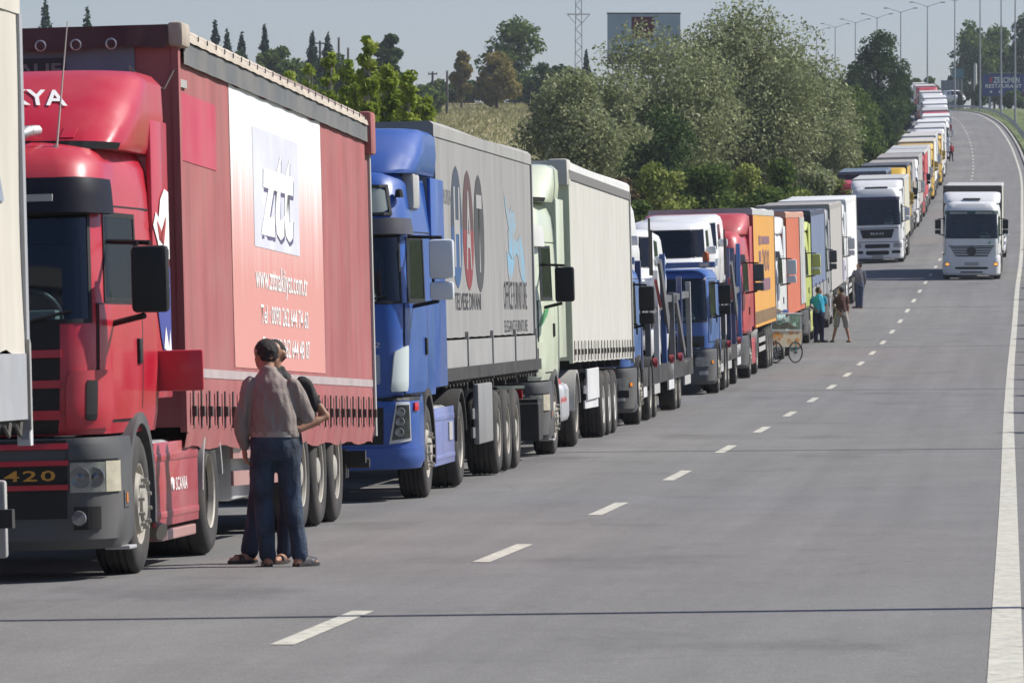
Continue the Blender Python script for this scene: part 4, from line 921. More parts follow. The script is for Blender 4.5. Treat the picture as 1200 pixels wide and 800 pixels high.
# ================================================================== the rest of the queue
def lorry(Y, label, st, body, side, head=None, roof=None, zk=1.0, off=0.0, near=True, kind='curtain', z1=4.0, fz=None, mirror_m=None, frame=None, ln=13.6, front='plain', skirt=None, low=None, top=True, straps=0, group=QUEUE, band=None):
    tr = truck_root(Y, label, off, group=group)
    c, S, Z = cab(tr, st, body, low or body, zk, near, mirror_m)
    b, B = bumper(tr, low or DARKGREY, .26, 1.02 if st != 'daf' else .96, 1.25)
    if front == 'plain':
        S.patch(MB(), (-.85, .85, 1.15, Z(1.62)), .010, .03, 8, 3, .12).build('grille', BLACK, c)
        B.patch(MB(), (-.9, .9, .5, .8), .008, .02, 8, 2).build('lower_grille', BLACK, b)
        for sg in (1, -1):
            q = (1.0, 1.5) if sg > 0 else (-1.5, -1.0); B.patch(MB(), (*q, .6, .84), .012, .03, 6, 3).build('headlight', LAMP, b, 40)
    if top:
        f0 = Z(STYLES[st]['rows'][-1][0]) - .12; fairing(c, body, f0, fz or z1 - .12, yb=2.45, y0=.75, hw=1.17, top_y=1.55)
        side_fairing(c, body, 1.2, f0 + .2, 2.2, 2.8)
    tractor_under(tr, body, 5.2, skirt or body, yf=1.45)
    t, T = trailer(tr, 3.95, ln, 1.15, z1, side=side, head=head, roof=roof, near=near, kind=kind, frame=frame, straps=straps, band=band)
    return tr, c, S, Z, b, B, t, T

RGREY = mat('roof_pale_grey', (.45, .45, .44), .6, nz=.12)
# red and yellow
YEL = tarp('yellow', (.60, .30, .055), .10); RED3 = paint('red_bright', (.46, .03, .045), .18)
tr, c, S, Z, b, B, t, T = lorry(137.6, 'red lorry with yellow orange curtain trailer behind the car transporters', 'volvo', RED3, YEL, head=tarp('red_head', (.45, .03, .05)), roof=RGREY, z1=4.05, ln=12.6, mirror_m=DARKGREY)
fc = on_curtain(3.95, 1.15, 4.05, 1.255, T, 1.0, .010); PUR = mat('print_brown_purple', (.20, .10, .13), .6)
for (ya, yb, za, zb) in ((3.3, 4.5, 3.15, 3.38), (5.0, 9.4, 3.17, 3.36), (3.3, 4.4, 2.72, 3.0), (3.3, 4.3, 2.35, 2.6), (4.4, 9.4, 2.0, 2.3)):
    MB().grid(lambda u, v: fc(3.95 + ya + u * (yb - ya), za + v * (zb - za)), 10, 2).build('printed_block', PUR, t)
for (ya, yb, za, zb) in ((5.2, 6.2, 2.5, 3.05), (6.6, 7.6, 2.45, 3.05), (8.0, 9.0, 2.5, 3.0)):
    MB().lathe([(.17, 0), (.27, 0)], 16, 'x', (0, 0, 0)) if False else MB().grid(lambda u, v: fc(3.95 + (ya + yb) / 2 + (.30 + .2 * v) * math.cos(u * 6.283), (za + zb) / 2 + (.18 + .09 * v) * math.sin(u * 6.283)), 18, 1).build('printed_ring', PUR, t)
MB().grid(lambda u, v: fc(3.95 + .15 + u * 12.3, 1.22 + .30 * v), 40, 2).build('hem_band', mat('hem_brown', (.20, .12, .05), .7, nz=.5, nscale=9), t)
# white cab, orange red curtain
ORNG = tarp('orange_red', (.50, .125, .06), .16)
tr, c, S, Z, b, B, t, T = lorry(157.6, 'white lorry with orange red curtain trailer parked behind the bread cart', 'volvo', WHITEP, ORNG, head=tarp('orange_head', (.52, .12, .04)), roof=mat('roof_pale_orange', (.5, .28, .2), .6, nz=.1), ln=13.2, mirror_m=WHITEP)
MB().box(1.25, 1.285, 3.95 + 9.6, 3.95 + 13.2, 1.3, 3.84).build('pale_rear_panel', mat('pale_panel', (.42, .43, .41), .6, nz=.2, nscale=3), t)
# lime cab
LIME = paint('lime', (.52, .58, .13), .15); BG = tarp('blue_grey', (.13, .17, .27), .14)
tr, c, S, Z, b, B, t, T = lorry(176.2, 'lime green lorry with blue grey tarpaulin trailer beside the standing men', 'volvo', LIME, BG, head=tarp('navy_head', (.02, .028, .05)), roof=mat('roof_navy', (.05, .06, .09), .6, nz=.1), kind='board', frame=mat('board_midgrey', (.24, .25, .26), .55, nz=.1, dust=.3), ln=12.8, mirror_m=LIME, fz=3.7)
lorry(193.6, 'plain grey tarpaulin lorry between the lime lorry and the white box lorry', 'man', paint('grey', (.30, .31, .32)), tarp('plain_grey', (.38, .365, .345), .06), roof=mat('roof_taupe', (.32, .30, .28), .6, nz=.1), z1=4.08, ln=13.0, mirror_m=DARKGREY, zk=.95)
tr, c, S, Z, b, B, t, T = lorry(211.2, 'all white lorry with smooth white box body ahead of the gap in the queue', 'volvo', WHITEP, mat('box_white', (.70, .71, .70), .45, nz=.04, dust=.1), roof=mat('box_roof_white', (.66, .66, .64), .5), z1=4.05, ln=13.4, kind='box', mirror_m=WHITEP)
S.patch(MB(), (2.06, 2.5, 1.2, 1.9), .014, .01, 4, 4).build('door_graphic', mat('graphic_lilac', (.35, .30, .42), .5), c)

def man_front(c, S, Z, tr, body):
    S.patch(MB(), [(-.72, 1.20), (.72, 1.20), (.86, 1.62), (-.86, 1.62)], .014, .03, 8, 4).build('grille', BLACK, c)
    lettering('MAN', .62, .12, lambda u, v: S.P(S.sx(-.31 + u, 1.4), 1.36 + v) + Vector((0, -.03, 0)), mat('chrome_letters', (.5, .5, .52), .3), c, bold=.02, space=1.2)
    S.patch(MB(), (-1.25, 1.25, 1.66, 1.70), .008, .02, 18, 1).build('nose_seam', DARKGREY, c)
    b, B = bumper(tr, body, .20, 1.06, 1.25)
    B.patch(MB(), (-.62, .62, .72, .92), .010, .02, 8, 2, .2).build('lower_grille', BLACK, b); B.patch(MB(), (-.58, .58, .40, .60), .010, .02, 8, 2, .2).build('lower_grille', BLACK, b)
    B.patch(MB(), (-1.4, 1.4, 1.0, 1.03), .008, .02, 18, 1).build('bumper_seam', DARKGREY, b)
    for sg in (1, -1):
        q = (.80, 1.5) if sg > 0 else (-1.5, -.80); B.patch(MB(), (*q, .74, .96), .014, .02, 6, 3, .2).build('headlight', mat('headlamp_grey', (.34, .36, .40), .2, metal=.4, nz=.2, nscale=12), b, 40)
        q = (.72, 1.3) if sg > 0 else (-1.3, -.72); B.patch(MB(), (*q, .46, .60), .012, .02, 6, 2).build('fog_lamp', BLACK, b)
    MB().box(-.26, .26, -.03, .0, .27, .38).build('number_plate', LGREY, b)
CREAM = tarp('cream', (.52, .50, .40), .1)
tr = truck_root(281, 'white lorry with wide black windscreen leading the next run of the queue', off=.55)
c, S, Z = cab(tr, 'man', WHITEP, WHITEP, 1.0, True, WHITEP); man_front(c, S, Z, tr, WHITEP)
S.patch(MB(), (-1.5, 1.5, 3.02, 3.16), .05, .05, 22, 2).build('sun_visor', mat('visor_purple', (.045, .03, .06), .3), c)
fairing(c, WHITEP, 3.5, 3.95, yb=2.45, y0=.75, hw=1.17, top_y=1.5); side_fairing(c, WHITEP, 1.2, 3.6); MB().box(-.55, .55, .62, .95, 3.56, 3.66, .03).build('roof_hatch', DARKGREY, c)
tractor_under(tr, WHITEP, 5.2, WHITEP); trailer(tr, 3.95, 12.6, 1.15, 4.0, side=CREAM, roof=RGREY, near=False)

NAVY = tarp('navy', (.022, .03, .06), .2)
lorry(299, 'red cab lorry with navy trailer tucked to the hedge side behind the white lorry', 'man', RED3, NAVY, roof=mat('roof_skyblue', (.12, .16, .21), .6), off=-.75, near=False, ln=11, z1=4.1, top=True, fz=3.7)
YEL2 = paint('cab_yellow', (.62, .38, .02), .12)
tr, c, S, Z, b, B, t, T = lorry(314, 'bright yellow cab lorry with dark front board in the distant queue', 'volvo', YEL2, tarp('amber_side', (.55, .33, .06)), head=NAVY, roof=mat('roof_dark', (.07, .075, .09), .6), near=False, ln=9.5, z1=4.15, low=YEL2, mirror_m=YEL2)
tr, c, S, Z, b, B, t, T = lorry(328.5, 'grey tarpaulin lorry with yellow side mark in the distant queue', 'man', paint('grey', (.30, .31, .32)), tarp('lilac_grey', (.36, .35, .37)), roof=mat('roof_taupe', (.32, .30, .28), .6), near=False, ln=9.8, z1=4.05)
MB().box(1.25, 1.30, 6.5, 8.0, 2.3, 2.9).build('yellow_mark', YEL2, t)
lorry(343.5, 'white cab lorry with grey trailer standing just past the yellow lorry', 'volvo', WHITEP, tarp('plain_grey', (.38, .365, .345)), roof=mat('roof_taupe', (.32, .30, .28), .6), near=False, z1=4.1, mirror_m=WHITEP, low=WHITEP, off=.1)
lorry(364, 'red lorry with red front board high in the distant queue', 'volvo', RED3, tarp('red_side', (.45, .05, .06)), head=tarp('red_head', (.45, .03, .05)), roof=RGREY, near=False, low=RED3, off=.1)
far = [(382, WHITEP, (.42, .42, .42), None, 'pale lorry with dark front board beyond the distant red lorry'),
       (405, YEL2, (.50, .46, .38), YEL2, 'first of two yellow fronted lorries up the hill'),
       (426, WHITEP, (.46, .45, .42), None, 'cream lorry between the two yellow fronted lorries up the hill'),
       (446, YEL2, (.48, .46, .44), YEL2, 'second of two yellow fronted lorries up the hill, beyond the cream one'),
       (474, WHITEP, (.50, .50, .49), WHITEP, None), (500, WHITEP, (.62, .62, .61), None, None), (538, WHITEP, (.64, .64, .63), WHITEP, None), (562, RED3, (.40, .40, .39), RED3, 'red fronted lorry between white ones far up the hill'),
       (590, WHITEP, (.60, .60, .6), None, None), (628, WHITEP, (.58, .57, .56), WHITEP, None), (657, WHITEP, (.44, .42, .41), None, None), (701, RED3, (.50, .46, .44), RED3, 'small far lorry with red front near the crest of the hill'), (734, WHITEP, (.5, .5, .48), None, None)]
for k, (Y, cm, rc, hm, lab) in enumerate(far):
    sd_ = mat('far_side_%d' % (k % 5), [(.5, .5, .48), (.62, .62, .6), (.42, .44, .46), (.56, .54, .48), (.6, .6, .62)][k % 5], .6)
    lorry(Y, lab or 'white lorry far up the hill among pale trailer roofs', 'man' if k % 2 else 'volvo', cm, sd_, head=hm or mat('far_head_dark', (.09, .09, .11), .6), roof=mat('far_roof_%d' % k, rc, .6), near=False, z1=3.95 + .08 * (k % 3), low=cm, mirror_m=cm, off=.1 * math.sin(k * 2.3),
          group=QUEUE if lab else 'white lorries far up the hill')

# ================================================================== oncoming white lorry in the open lane, car behind it
tr = truck_root(254, 'white lorry driving in the open lane with orange lamps lit', centre=1.92, group=None)
c, S, Z = cab(tr, 'merc', WHITEP, WHITEP, 1.0, True, BLACK)
S.patch(MB(), [(-.72, .98), (.72, .98), (.98, 1.45), (-.98, 1.45)], .010, .03, 8, 5).build('grille', mat('grille_silver', (.42, .43, .45), .4), c)
for k in range(4): S.patch(MB(), (-.93 + .07 * k, .93 - .07 * k, 1.36 - .11 * k, 1.40 - .11 * k), .02, .03, 8, 1).build('grille_slat', BLACK, c)
S.patch(MB(), (-1.05, 1.05, 1.44, 1.48), .016, .03, 12, 1).build('grille_brow', BLACK, c)
star = MB().lathe([(.135, -.012), (.165, -.02), (.165, .0), (.135, .0)], 24, 'y', (0, -.06, 1.24), closed=True)
for k in range(3):
    a = math.pi / 2 + k * 2.0944; star.prism([(0.035 * math.cos(a + 1.05), 1.24 + .035 * math.sin(a + 1.05)), (.14 * math.cos(a), 1.24 + .14 * math.sin(a)), (.035 * math.cos(a - 1.05), 1.24 + .035 * math.sin(a - 1.05))], 'y', -.08, -.06)
star.build('star_emblem', mat('emblem_dark', (.05, .05, .055), .3), c); MB().lathe([(.2, 0), (.19, -.02), (.001, -.021)], 20, 'y', (0, -.035, 1.24)).build('emblem_disc', mat('disc_black', (.02, .02, .022), .4), c)
b, B = bumper(tr, WHITEP, .20, 1.05, 1.25)
B.patch(MB(), (-.75, .75, .46, .56), .008, .02, 8, 1, .2).build('lower_grille', BLACK, b); B.patch(MB(), (-.5, .5, .30, .36), .008, .02, 8, 1).build('lower_grille', BLACK, b)
MB().box(-.30, .30, -.035, -.005, .62, .76).build('number_plate', LGREY, b)
for sg in (1, -1):
    q = (.98, 1.45) if sg > 0 else (-1.45, -.98); B.patch(MB(), (*q, .60, .76), .016, .03, 6, 3, .3).build('headlight', LAMP, b, 40)
    q = (1.02, 1.34) if sg > 0 else (-1.34, -1.02); B.patch(MB(), (*q, .63, .73), .024, .02, 4, 2, .3).build('lit_lamp', AMBERON, b)
    MB().box(sg * .55 - .38, sg * .55 + .36, .13, .16, 2.86, 2.94).build('visor_sign', LGREY, c)
S.patch(MB(), (-1.6, 1.6, 2.84, 2.98), .05, .05, 22, 2).build('sun_visor', mat('visor_green', (.03, .07, .05), .4), c)
lettering('NAKLIYAT', .6, .05, lambda u, v: Vector((-.92 + u, .125, 2.88 + v)), DARKPRINT, c) if False else None
fairing(c, WHITEP, 3.3, 3.78, yb=2.45, y0=.78, hw=1.17, top_y=1.6); MB().box(-.38, .38, .9, 1.05, 3.46, 3.53, .02).build('roof_vent', DARKGREY, c)
p = S.P(.62 * 1.0, 1.62); MB().lathe([(.06, 0), (.055, -.012), (.001, -.013)], 12, 'y', (p.x + .18, p.y - .003, p.z)).build('green_badge', mat('badge_green', (.12, .4, .28), .5), c)
tractor_under(tr, WHITEP, 5.1, WHITEP)
t, T = trailer(tr, 3.9, 13.4, 1.15, 4.0, 1.27, side=tarp('off_white', (.58, .57, .52)), head=mat('head_taupe', (.10, .085, .08), .7), roof=mat('roof_pale_grey', (.45, .45, .44), .6), near=False)
MB().box(-1.29, 1.29, 3.78, 3.88, 3.78, 4.04, .02).build('front_flap', mat('flap_taupe', (.10, .085, .08), .7), t)
pc = rp(289, 2.32)
van('white car following close behind the oncoming white lorry', pc, (math.atan(.047), 0, -math.atan(slope(289))), WHITEP, CARROWS, 4.4, 'car', 'car')

# ------------------------------------------------------------------ lamp posts along the median (their shadows cross the road)
GALV = mat('galvanised', (.34, .34, .35), .5, metal=.5, nz=.15)
def lamp_meshes():
    H = 15.4
    post = MB().tube([(0, 0, 0), (0, 0, .3), (0, 0, H * .5), (0, 0, H)], [.16, .13, .105, .07], 10).mesh('post', 50)
    arm = MB().tube([(0, 0, H - .12), (.7, 0, H + .16), (2.0, 0, H + .55)], [.045, .04, .035], 6).mesh('arm', 50)
    hd = MB().box(1.95, 2.65, -.13, .13, H + .50, H + .66, .05).mesh('lamp_head', 40)
    base = MB().box(-.25, .25, -.25, .25, -.4, .06, .02).mesh('base_plate', 40)
    for m_ in (post, arm, hd, base): m_.materials.append(GALV if m_ is not base else CONC)
    return post, arm, hd, base
LPM = lamp_meshes()
LY = [37.6, 83.4, 129.2, 175.3, 220] + [266 + 46 * k for k in range(20)]
for k, Y in enumerate(LY):
    p = rp(Y, 6.3); p.z = terrain_z(Y, 6.3)
    r = thing('street_lamp', 'tall grey double arm street lamp standing in the median', 'street lamp', p, (0, 0, -math.atan(slope(Y))), 'street lamps along the median')
    link('post', LPM[0], r); link('base_plate', LPM[3], r)
    for sg in (0, math.pi): a = link('arm', LPM[1], r, rot=(0, 0, sg)); link('lamp_head', LPM[2], a)

# guard rail
def guard_rail():
    r = thing('guard_rail', 'grey steel guard rail curving along the grassy median at the hill top', 'guard rail', rp(440, 5.55))
    r.location = (0, 0, 0); ys = list(range(440, 880, 6)); m = MB()
    prf = [(0, .48), (-.04, .53), (-.04, .56), (.02, .60), (.02, .63), (-.04, .67), (-.04, .70), (0, .75)]
    for Y in ys:
        for (dx, dz) in prf: q = rp(Y, 5.55 + dx); m.v.append((q.x, q.y, terrain_z(Y, 5.55) + dz))
    for j in range(len(ys) - 1):
        for i in range(7): a = j * 8 + i; m.f.append((a, a + 1, a + 9, a + 8))
    m.build('beam', GALV, r, 30)
    pm_ = MB().box(-.05, .05, -.03, .03, -.3, .74).mesh('post'); pm_.materials.append(GALV)
    for Y in range(440, 876, 6): q = rp(Y, 5.65); q.z = terrain_z(Y, 5.65); link('post', pm_, r, q)
guard_rail()

# ------------------------------------------------------------------ billboard, signs, poles, pylon, things past the crest
def flat_sign(name, label, c, w, h, m, legs, cat, rz=0.0):
    r = thing(name, label, cat, (c.x, c.y, c.z), (0, 0, rz))
    MB().box(-w / 2, w / 2, -.06, .06, 0, h, .01).build('board', m, r)
    mb = MB().box(-w / 2 - .05, w / 2 + .05, -.09, .09, h, h + .12).box(-w / 2 - .05, w / 2 + .05, -.09, .09, -.12, 0); mb.build('frame', DARKGREY, r)
    for k in range(3): x = -w / 2 + w * (k + .5) / 3; MB().box(x - .15, x + .15, .07, .4, -legs, h).build('leg', GALV, r)
    return r
p = px(754.5, 74, 520)
bb = flat_sign('billboard', 'large pale blue billboard with dark red picture behind the olive trees', p, 6.5, 4.35, mat('billboard_pale', (.27, .36, .46), .6, nz=.15, nscale=.6), 10, 'billboard')
MB().box(-1.1, .95, -.075, -.065, 3.0, 4.1).box(-1.0, .8, -.075, -.065, 2.2, 3.02).build('picture', mat('picture_maroon', (.085, .012, .025), .6, nz=.3, nscale=2), bb)
MB().box(-3.2, 3.2, -.075, -.065, .05, .75).build('picture_foot', mat('picture_navy', (.035, .04, .09), .6), bb)
p = px(1177, 112, 830)
rs = flat_sign('restaurant_sign', 'blue restaurant sign with white lettering beside the hilltop trees', p, 6.2, 3.0, mat('sign_blue', (.02, .045, .20), .5, nz=.1, nscale=.8), 4, 'sign')
for txt, z_, w_, h_, x_ in (('ZERCIMEN', 1.75, 3.7, .85, -1.55), ('RESTAURANT', 1.05, 5.2, .55, -2.7)):
    lettering(txt, w_, h_, lambda u, v: Vector((x_ + u, -.075, z_ + v)), WHITEPRINT, rs, bold=.02)
MB().box(-2.15, -1.7, -.08, -.07, 1.75, 2.6).build('red_mark', mat('mark_red', (.4, .04, .08), .5), rs)
for k in range(4): MB().lathe([(.18, 0), (.17, -.01), (.001, -.01)], 10, 'y', (-1.9 + k * 1.25, -.07, .5)).build('pictogram', WHITEPRINT, rs)
MB().box(-2.2, 2.3, -.1, .1, 3.2, 3.26).box(-2.2, -2.14, -.1, .1, 2.9, 3.26).box(2.24, 2.3, -.1, .1, 2.9, 3.26).build('light_bar', GALV, rs)
p = px(1123, 92, 900)
flat_sign('road_sign', 'small teal road sign on the hilltop beside the grey hoarding', p, 1.7, 1.5, mat('sign_teal', (.06, .17, .22), .5), 5, 'sign')
def pole(label, base, top_, m, name='utility_pole', arm=0.0, r=.13, group=None):
    t_ = thing(name, label, 'pole', base, group=group); H = top_ - base[2]
    MB().tube([(0, 0, -1), (0, 0, H)], [r, r * .75], 8).build('mast', m, t_, 50)
    if arm: MB().box(-arm, arm, -.07, .07, H - .35, H - .2).box(-arm * .7, arm * .7, -.07, .07, H - 1.3, H - 1.2).build('cross_arm', m, t_)
    for sg in (-1, 1): MB().lathe([(.05, 0), (.07, .05), (.05, .14), (.001, .18)], 8, 'z', (sg * max(arm, .1) * .9, 0, H - .2 if arm else H)).build('insulator', LGREY, t_)
POLEM = mat('pole_dark', (.11, .10, .10), .8)
for x, yt, lab, arm in ((375, 48, 'dark utility pole with cross arm above the poplars', 1.1), (397, 45, 'bare dark utility pole left of the round dark tree', 0), (408, 57, 'short dark utility pole close to the round dark tree', 0), (507, 84, 'thin utility pole at the edge of the dry meadow', 0.5), (524, 84, 'thin utility pole beside the slim yellowing tree', 0)):
    Y = 640; t_ = px(x, yt, Y); bz = terrain_z(Y, t_.x - dashX(Y)); pole(lab, (t_.x, Y, bz), t_.z, POLEM, arm=arm, r=.16)
p = px(1143, 75, 880); pole('white concrete pole beside the hilltop trees', (p.x, 880, 34), p.z, mat('white_pole', (.5, .5, .5), .7), 'concrete_pole', r=.3)
def pylon():
    Y = 900; b_ = px(678, 80, Y); t_ = thing('lattice_pylon', 'grey lattice power pylon rising beyond the meadow trees', 'pylon', (b_.x, Y, 34)); H = 24
    w = lambda z: .62 - .2 * z / H; m = MB(); n = 26
    for sx in (-1, 1):
        for sy in (-1, 1): MB().tube([(sx * w(0), sy * w(0), -1), (sx * w(H), sy * w(H), H)], .075, 4).build('leg', GALV, t_)
    for k in range(n):
        z0, z1 = H * k / n, H * (k + 1) / n; s_ = 1 if k % 2 else -1
        for a in (-1, 1): m.tube([(-s_ * w(z0), a * w(z0), z0), (s_ * w(z1), a * w(z1), z1)], .045, 4, False); m.tube([(a * w(z0), -s_ * w(z0), z0), (a * w(z1), s_ * w(z1), z1)], .045, 4, False)
    m.build('bracing', GALV, t_)
    za = px(678, 17, Y).z - 34
    MB().tube([(-1.75, 0, za), (1.75, 0, za)], .09, 5).tube([(-1.75, 0, za), (-.4, 0, za - 1.5)], .06, 4).tube([(1.75, 0, za), (.4, 0, za - 1.5)], .06, 4).build('cross_arm', GALV, t_)
pylon()
# hoarding, van and lorry parked on the hilltop
h0 = px(1103, 120, 860); hb = thing('hoarding', 'grey panel hoarding at the roadside on the crest', 'fence', (h0.x, 860, terrain_z(860, h0.x - dashX(860))))
for k in range(4): MB().box(k * .62, k * .62 + .58, -.03, .03, -1, 4.3).build('panel', mat('hoarding_grey', (.20, .22, .25), .7, nz=.15), hb)
for k in range(5): MB().box(k * .62 - .035, k * .62 - .005, -.06, .06, -1, 4.4).build('post', GALV, hb)
v0 = px(1126, 122, 845)
van('white van parked on the hilltop beside the grey hoarding', (v0.x, 845, v0.z + .2), (0, 0, .3), WHITEP, VANROWS, 4.8)
ty = thing('tyre_stack', 'leaning black tyre at the bend on the hilltop', 'tyre', px(1125, 124, 800))
MB().lathe([(.55, -.25), (.95, -.3), (1.05, -.15), (1.05, .15), (.95, .3), (.55, .25)], 20, 'x', (0, 0, 1.0), closed=True).build('tread', RUBBER, ty, 40); MB().lathe([(.52, -.1), (.3, -.1), (.3, .1), (.52, .1)], 16, 'x', (0, 0, 1.0), closed=True).build('rim', DARKGREY, ty)
p = px(1194, 128, 800)
tr = thing('rigid_truck', 'red lorry parked under the hilltop trees below the blue sign', 'truck', (p.x + 1.5, 800, p.z), (0, 0, -.2))
c, S, Z = cab(tr, 'daf', RED3, RED3, 1.0, False); bumper(tr, RED3, .26, .96); tractor_under(tr, RED3, 5.0); MB().box(-1.2, 1.2, 2.6, 8.0, 1.1, 2.2, .03).build('load_body', RED3, tr)

# ------------------------------------------------------------------ people
from mathutils import noise as mnoise
SKIN = mat('skin', (.33, .17, .105), .55, nz=.12, nscale=14)
HAIR = mat('hair_black', (.016, .012, .010), .75, nz=.5, nscale=60, bump=.8, bscale=120)
def loft(mb, secs, n=16):
    """secs: (x, y, z, rx, ry) horizontal ellipse slices from bottom to top"""
    base = len(mb.v)
    for (x, y, z, rx, ry) in secs:
        for k in range(n): t = 2 * math.pi * k / n; mb.v.append((x + rx * math.cos(t), y + ry * math.sin(t), z))
    for j in range(len(secs) - 1):
        for k in range(n): k2 = (k + 1) % n; mb.f.append((base + j * n + k, base + j * n + k2, base + (j + 1) * n + k2, base + (j + 1) * n + k))
    mb.f.append(tuple(base + k for k in reversed(range(n)))); mb.f.append(tuple(base + (len(secs) - 1) * n + k for k in range(n))); return mb
def limb(mb, pts, rs):
    mb.tube(pts, rs, 12); mb.sphere(pts[0], rs[0], 12, 8); mb.sphere(pts[-1], rs[-1], 12, 8)
    for p, r in zip(pts[1:-1], rs[1:-1]): mb.sphere(p, r, 12, 8)
    return mb
def fuse(mb, voxel, it=6, fold=0.0, fscale=(9, 9, 3.5), seed=0.0):
    me = bpy.data.meshes.new('tmp'); me.from_pydata(mb.v, [], mb.f); bm = bmesh.new(); bm.from_mesh(me); bmesh.ops.recalc_face_normals(bm, faces=bm.faces); bm.to_mesh(me); bm.free()
    ob = bpy.data.objects.new('tmp', me); COL.objects.link(ob)
    a = ob.modifiers.new('r', 'REMESH'); a.mode = 'VOXEL'; a.voxel_size = voxel; a.use_smooth_shade = True
    b = ob.modifiers.new('s', 'SMOOTH'); b.iterations = it; b.factor = .5
    dg = bpy.context.evaluated_depsgraph_get(); dg.update(); out = bpy.data.meshes.new_from_object(ob.evaluated_get(dg))
    bpy.data.objects.remove(ob); bpy.data.meshes.remove(me)
    if fold:
        out.update(); ns = [v.normal.copy() for v in out.vertices]
        for v, n in zip(out.vertices, ns):
            c = v.co; q = Vector((c.x * fscale[0] + seed, c.y * fscale[1], c.z * fscale[2] + c.x * 5)); d = mnoise.noise(q) + .5 * mnoise.noise(q * 2.3)
            v.co = c + n * fold * d
    out.polygons.foreach_set('use_smooth', [True] * len(out.polygons)); return out
def hand(mb, wr, d, side, palm_n, r=.0095, curl=.35, sc=1.0):
    """palm and five fingers from the wrist along d; the thumb leaves the side of the palm"""
    d = Vector(d).normalized(); pn = Vector(palm_n); pn = (pn - d * pn.dot(d)).normalized(); w = d.cross(pn).normalized() * side; wr = Vector(wr)
    for k in range(4): o = w * (k - 1.5) * .019 * sc; mb.tube([wr + o * .5, wr + d * .045 * sc + o, wr + d * .09 * sc + o], [.016 * sc, .015 * sc, .012 * sc], 8); mb.sphere(wr + d * .05 * sc + o, .016 * sc, 8, 6)
    for k, ln in enumerate((.068, .078, .072, .056)):
        o = w * (k - 1.5) * .0235 * sc; p0 = wr + d * .085 * sc + o; p1 = p0 + (d * math.cos(curl) + pn * math.sin(curl)) * ln * .5 * sc; p2 = p1 + (d * math.cos(curl * 2.2) + pn * math.sin(curl * 2.2)) * ln * .5 * sc
        mb.tube([p0 - d * .02 * sc, p0, p1, p2], [r * sc, r * sc, r * .95 * sc, r * .8 * sc], 8); mb.sphere(p2, r * .85 * sc, 8, 6)
    t0 = wr + d * .03 * sc - w * .03 * sc; t1 = t0 + (d * .6 - w * .75 + pn * .25).normalized() * .04 * sc; t2 = t1 + (d * .95 - w * .15 + pn * .3).normalized() * .035 * sc
    mb.tube([t0 + w * .015 * sc, t0, t1, t2], [.013 * sc, .013 * sc, .0115 * sc, .009 * sc], 8); mb.sphere(t2, .0095 * sc, 8, 6)
def head(mb, c, f, s=1.0):
    """c centre, f facing direction (horizontal)"""
    f = Vector(f).normalized(); sd_ = Vector((f.y, -f.x, 0)); up = Vector((0, 0, 1)); c = Vector(c)
    def E(o, r): 
        q = c + f * o[1] * s + sd_ * o[0] * s + up * o[2] * s; mb.sphere(q, r * s, 14, 10)
    E((0, -.012, .03), .086); E((0, .012, .025), .080); E((0, -.03, .01), .078); E((0, .03, -.035), .064); E((0, .052, -.075), .042); E((0, .035, -.055), .056)
    E((0, .098, -.018), .014); E((0, .100, -.028), .016); E((0, .088, 0.0), .012); E((0, .083, -.062), .018); E((0, .079, -.075), .017)      # nose, lips
    for q in (-1, 1):
        E((q * .034, .078, .028), .017); E((q * .034, .076, .008), .013); E((q * .083, -.008, -.008), .017); E((q * .087, -.012, .012), .018)        # brow, eye, ear
    n = c + Vector((0, 0, -.06 * s)) - f * .02 * s; mb.tube([n, n + Vector((0, 0, -.13 * s)) - f * .02 * s], [.055 * s, .062 * s], 12)
def hair_cap(c, f, s=1.0, voxel=.014, back=True, low=-.05):
    f = Vector(f).normalized(); mb = MB(); rnd = random.Random(3); c = Vector(c); sd_ = Vector((f.y, -f.x, 0))
    for k in range(210):
        th = rnd.uniform(0, 6.283); ph = rnd.uniform(-.85, 1.5); d = Vector((math.cos(th) * math.cos(ph), math.sin(th) * math.cos(ph), math.sin(ph)))
        ff = d.dot(f)
        if ff > .35 and d.z < .5: continue
        if ff > -.35 and d.z < -.1: continue
        p = c + Vector((0, 0, .012 * s)) - f * .020 * s + d * .081 * s
        mb.sphere(p, rnd.uniform(.010, .018) * s * (1.15 if rnd.random() < .2 else 1), 8, 6)
    mb.sphere(c + Vector((0, 0, .032 * s)) - f * .016 * s, .0875 * s, 14, 10)
    return fuse(mb, voxel * .72, 1)
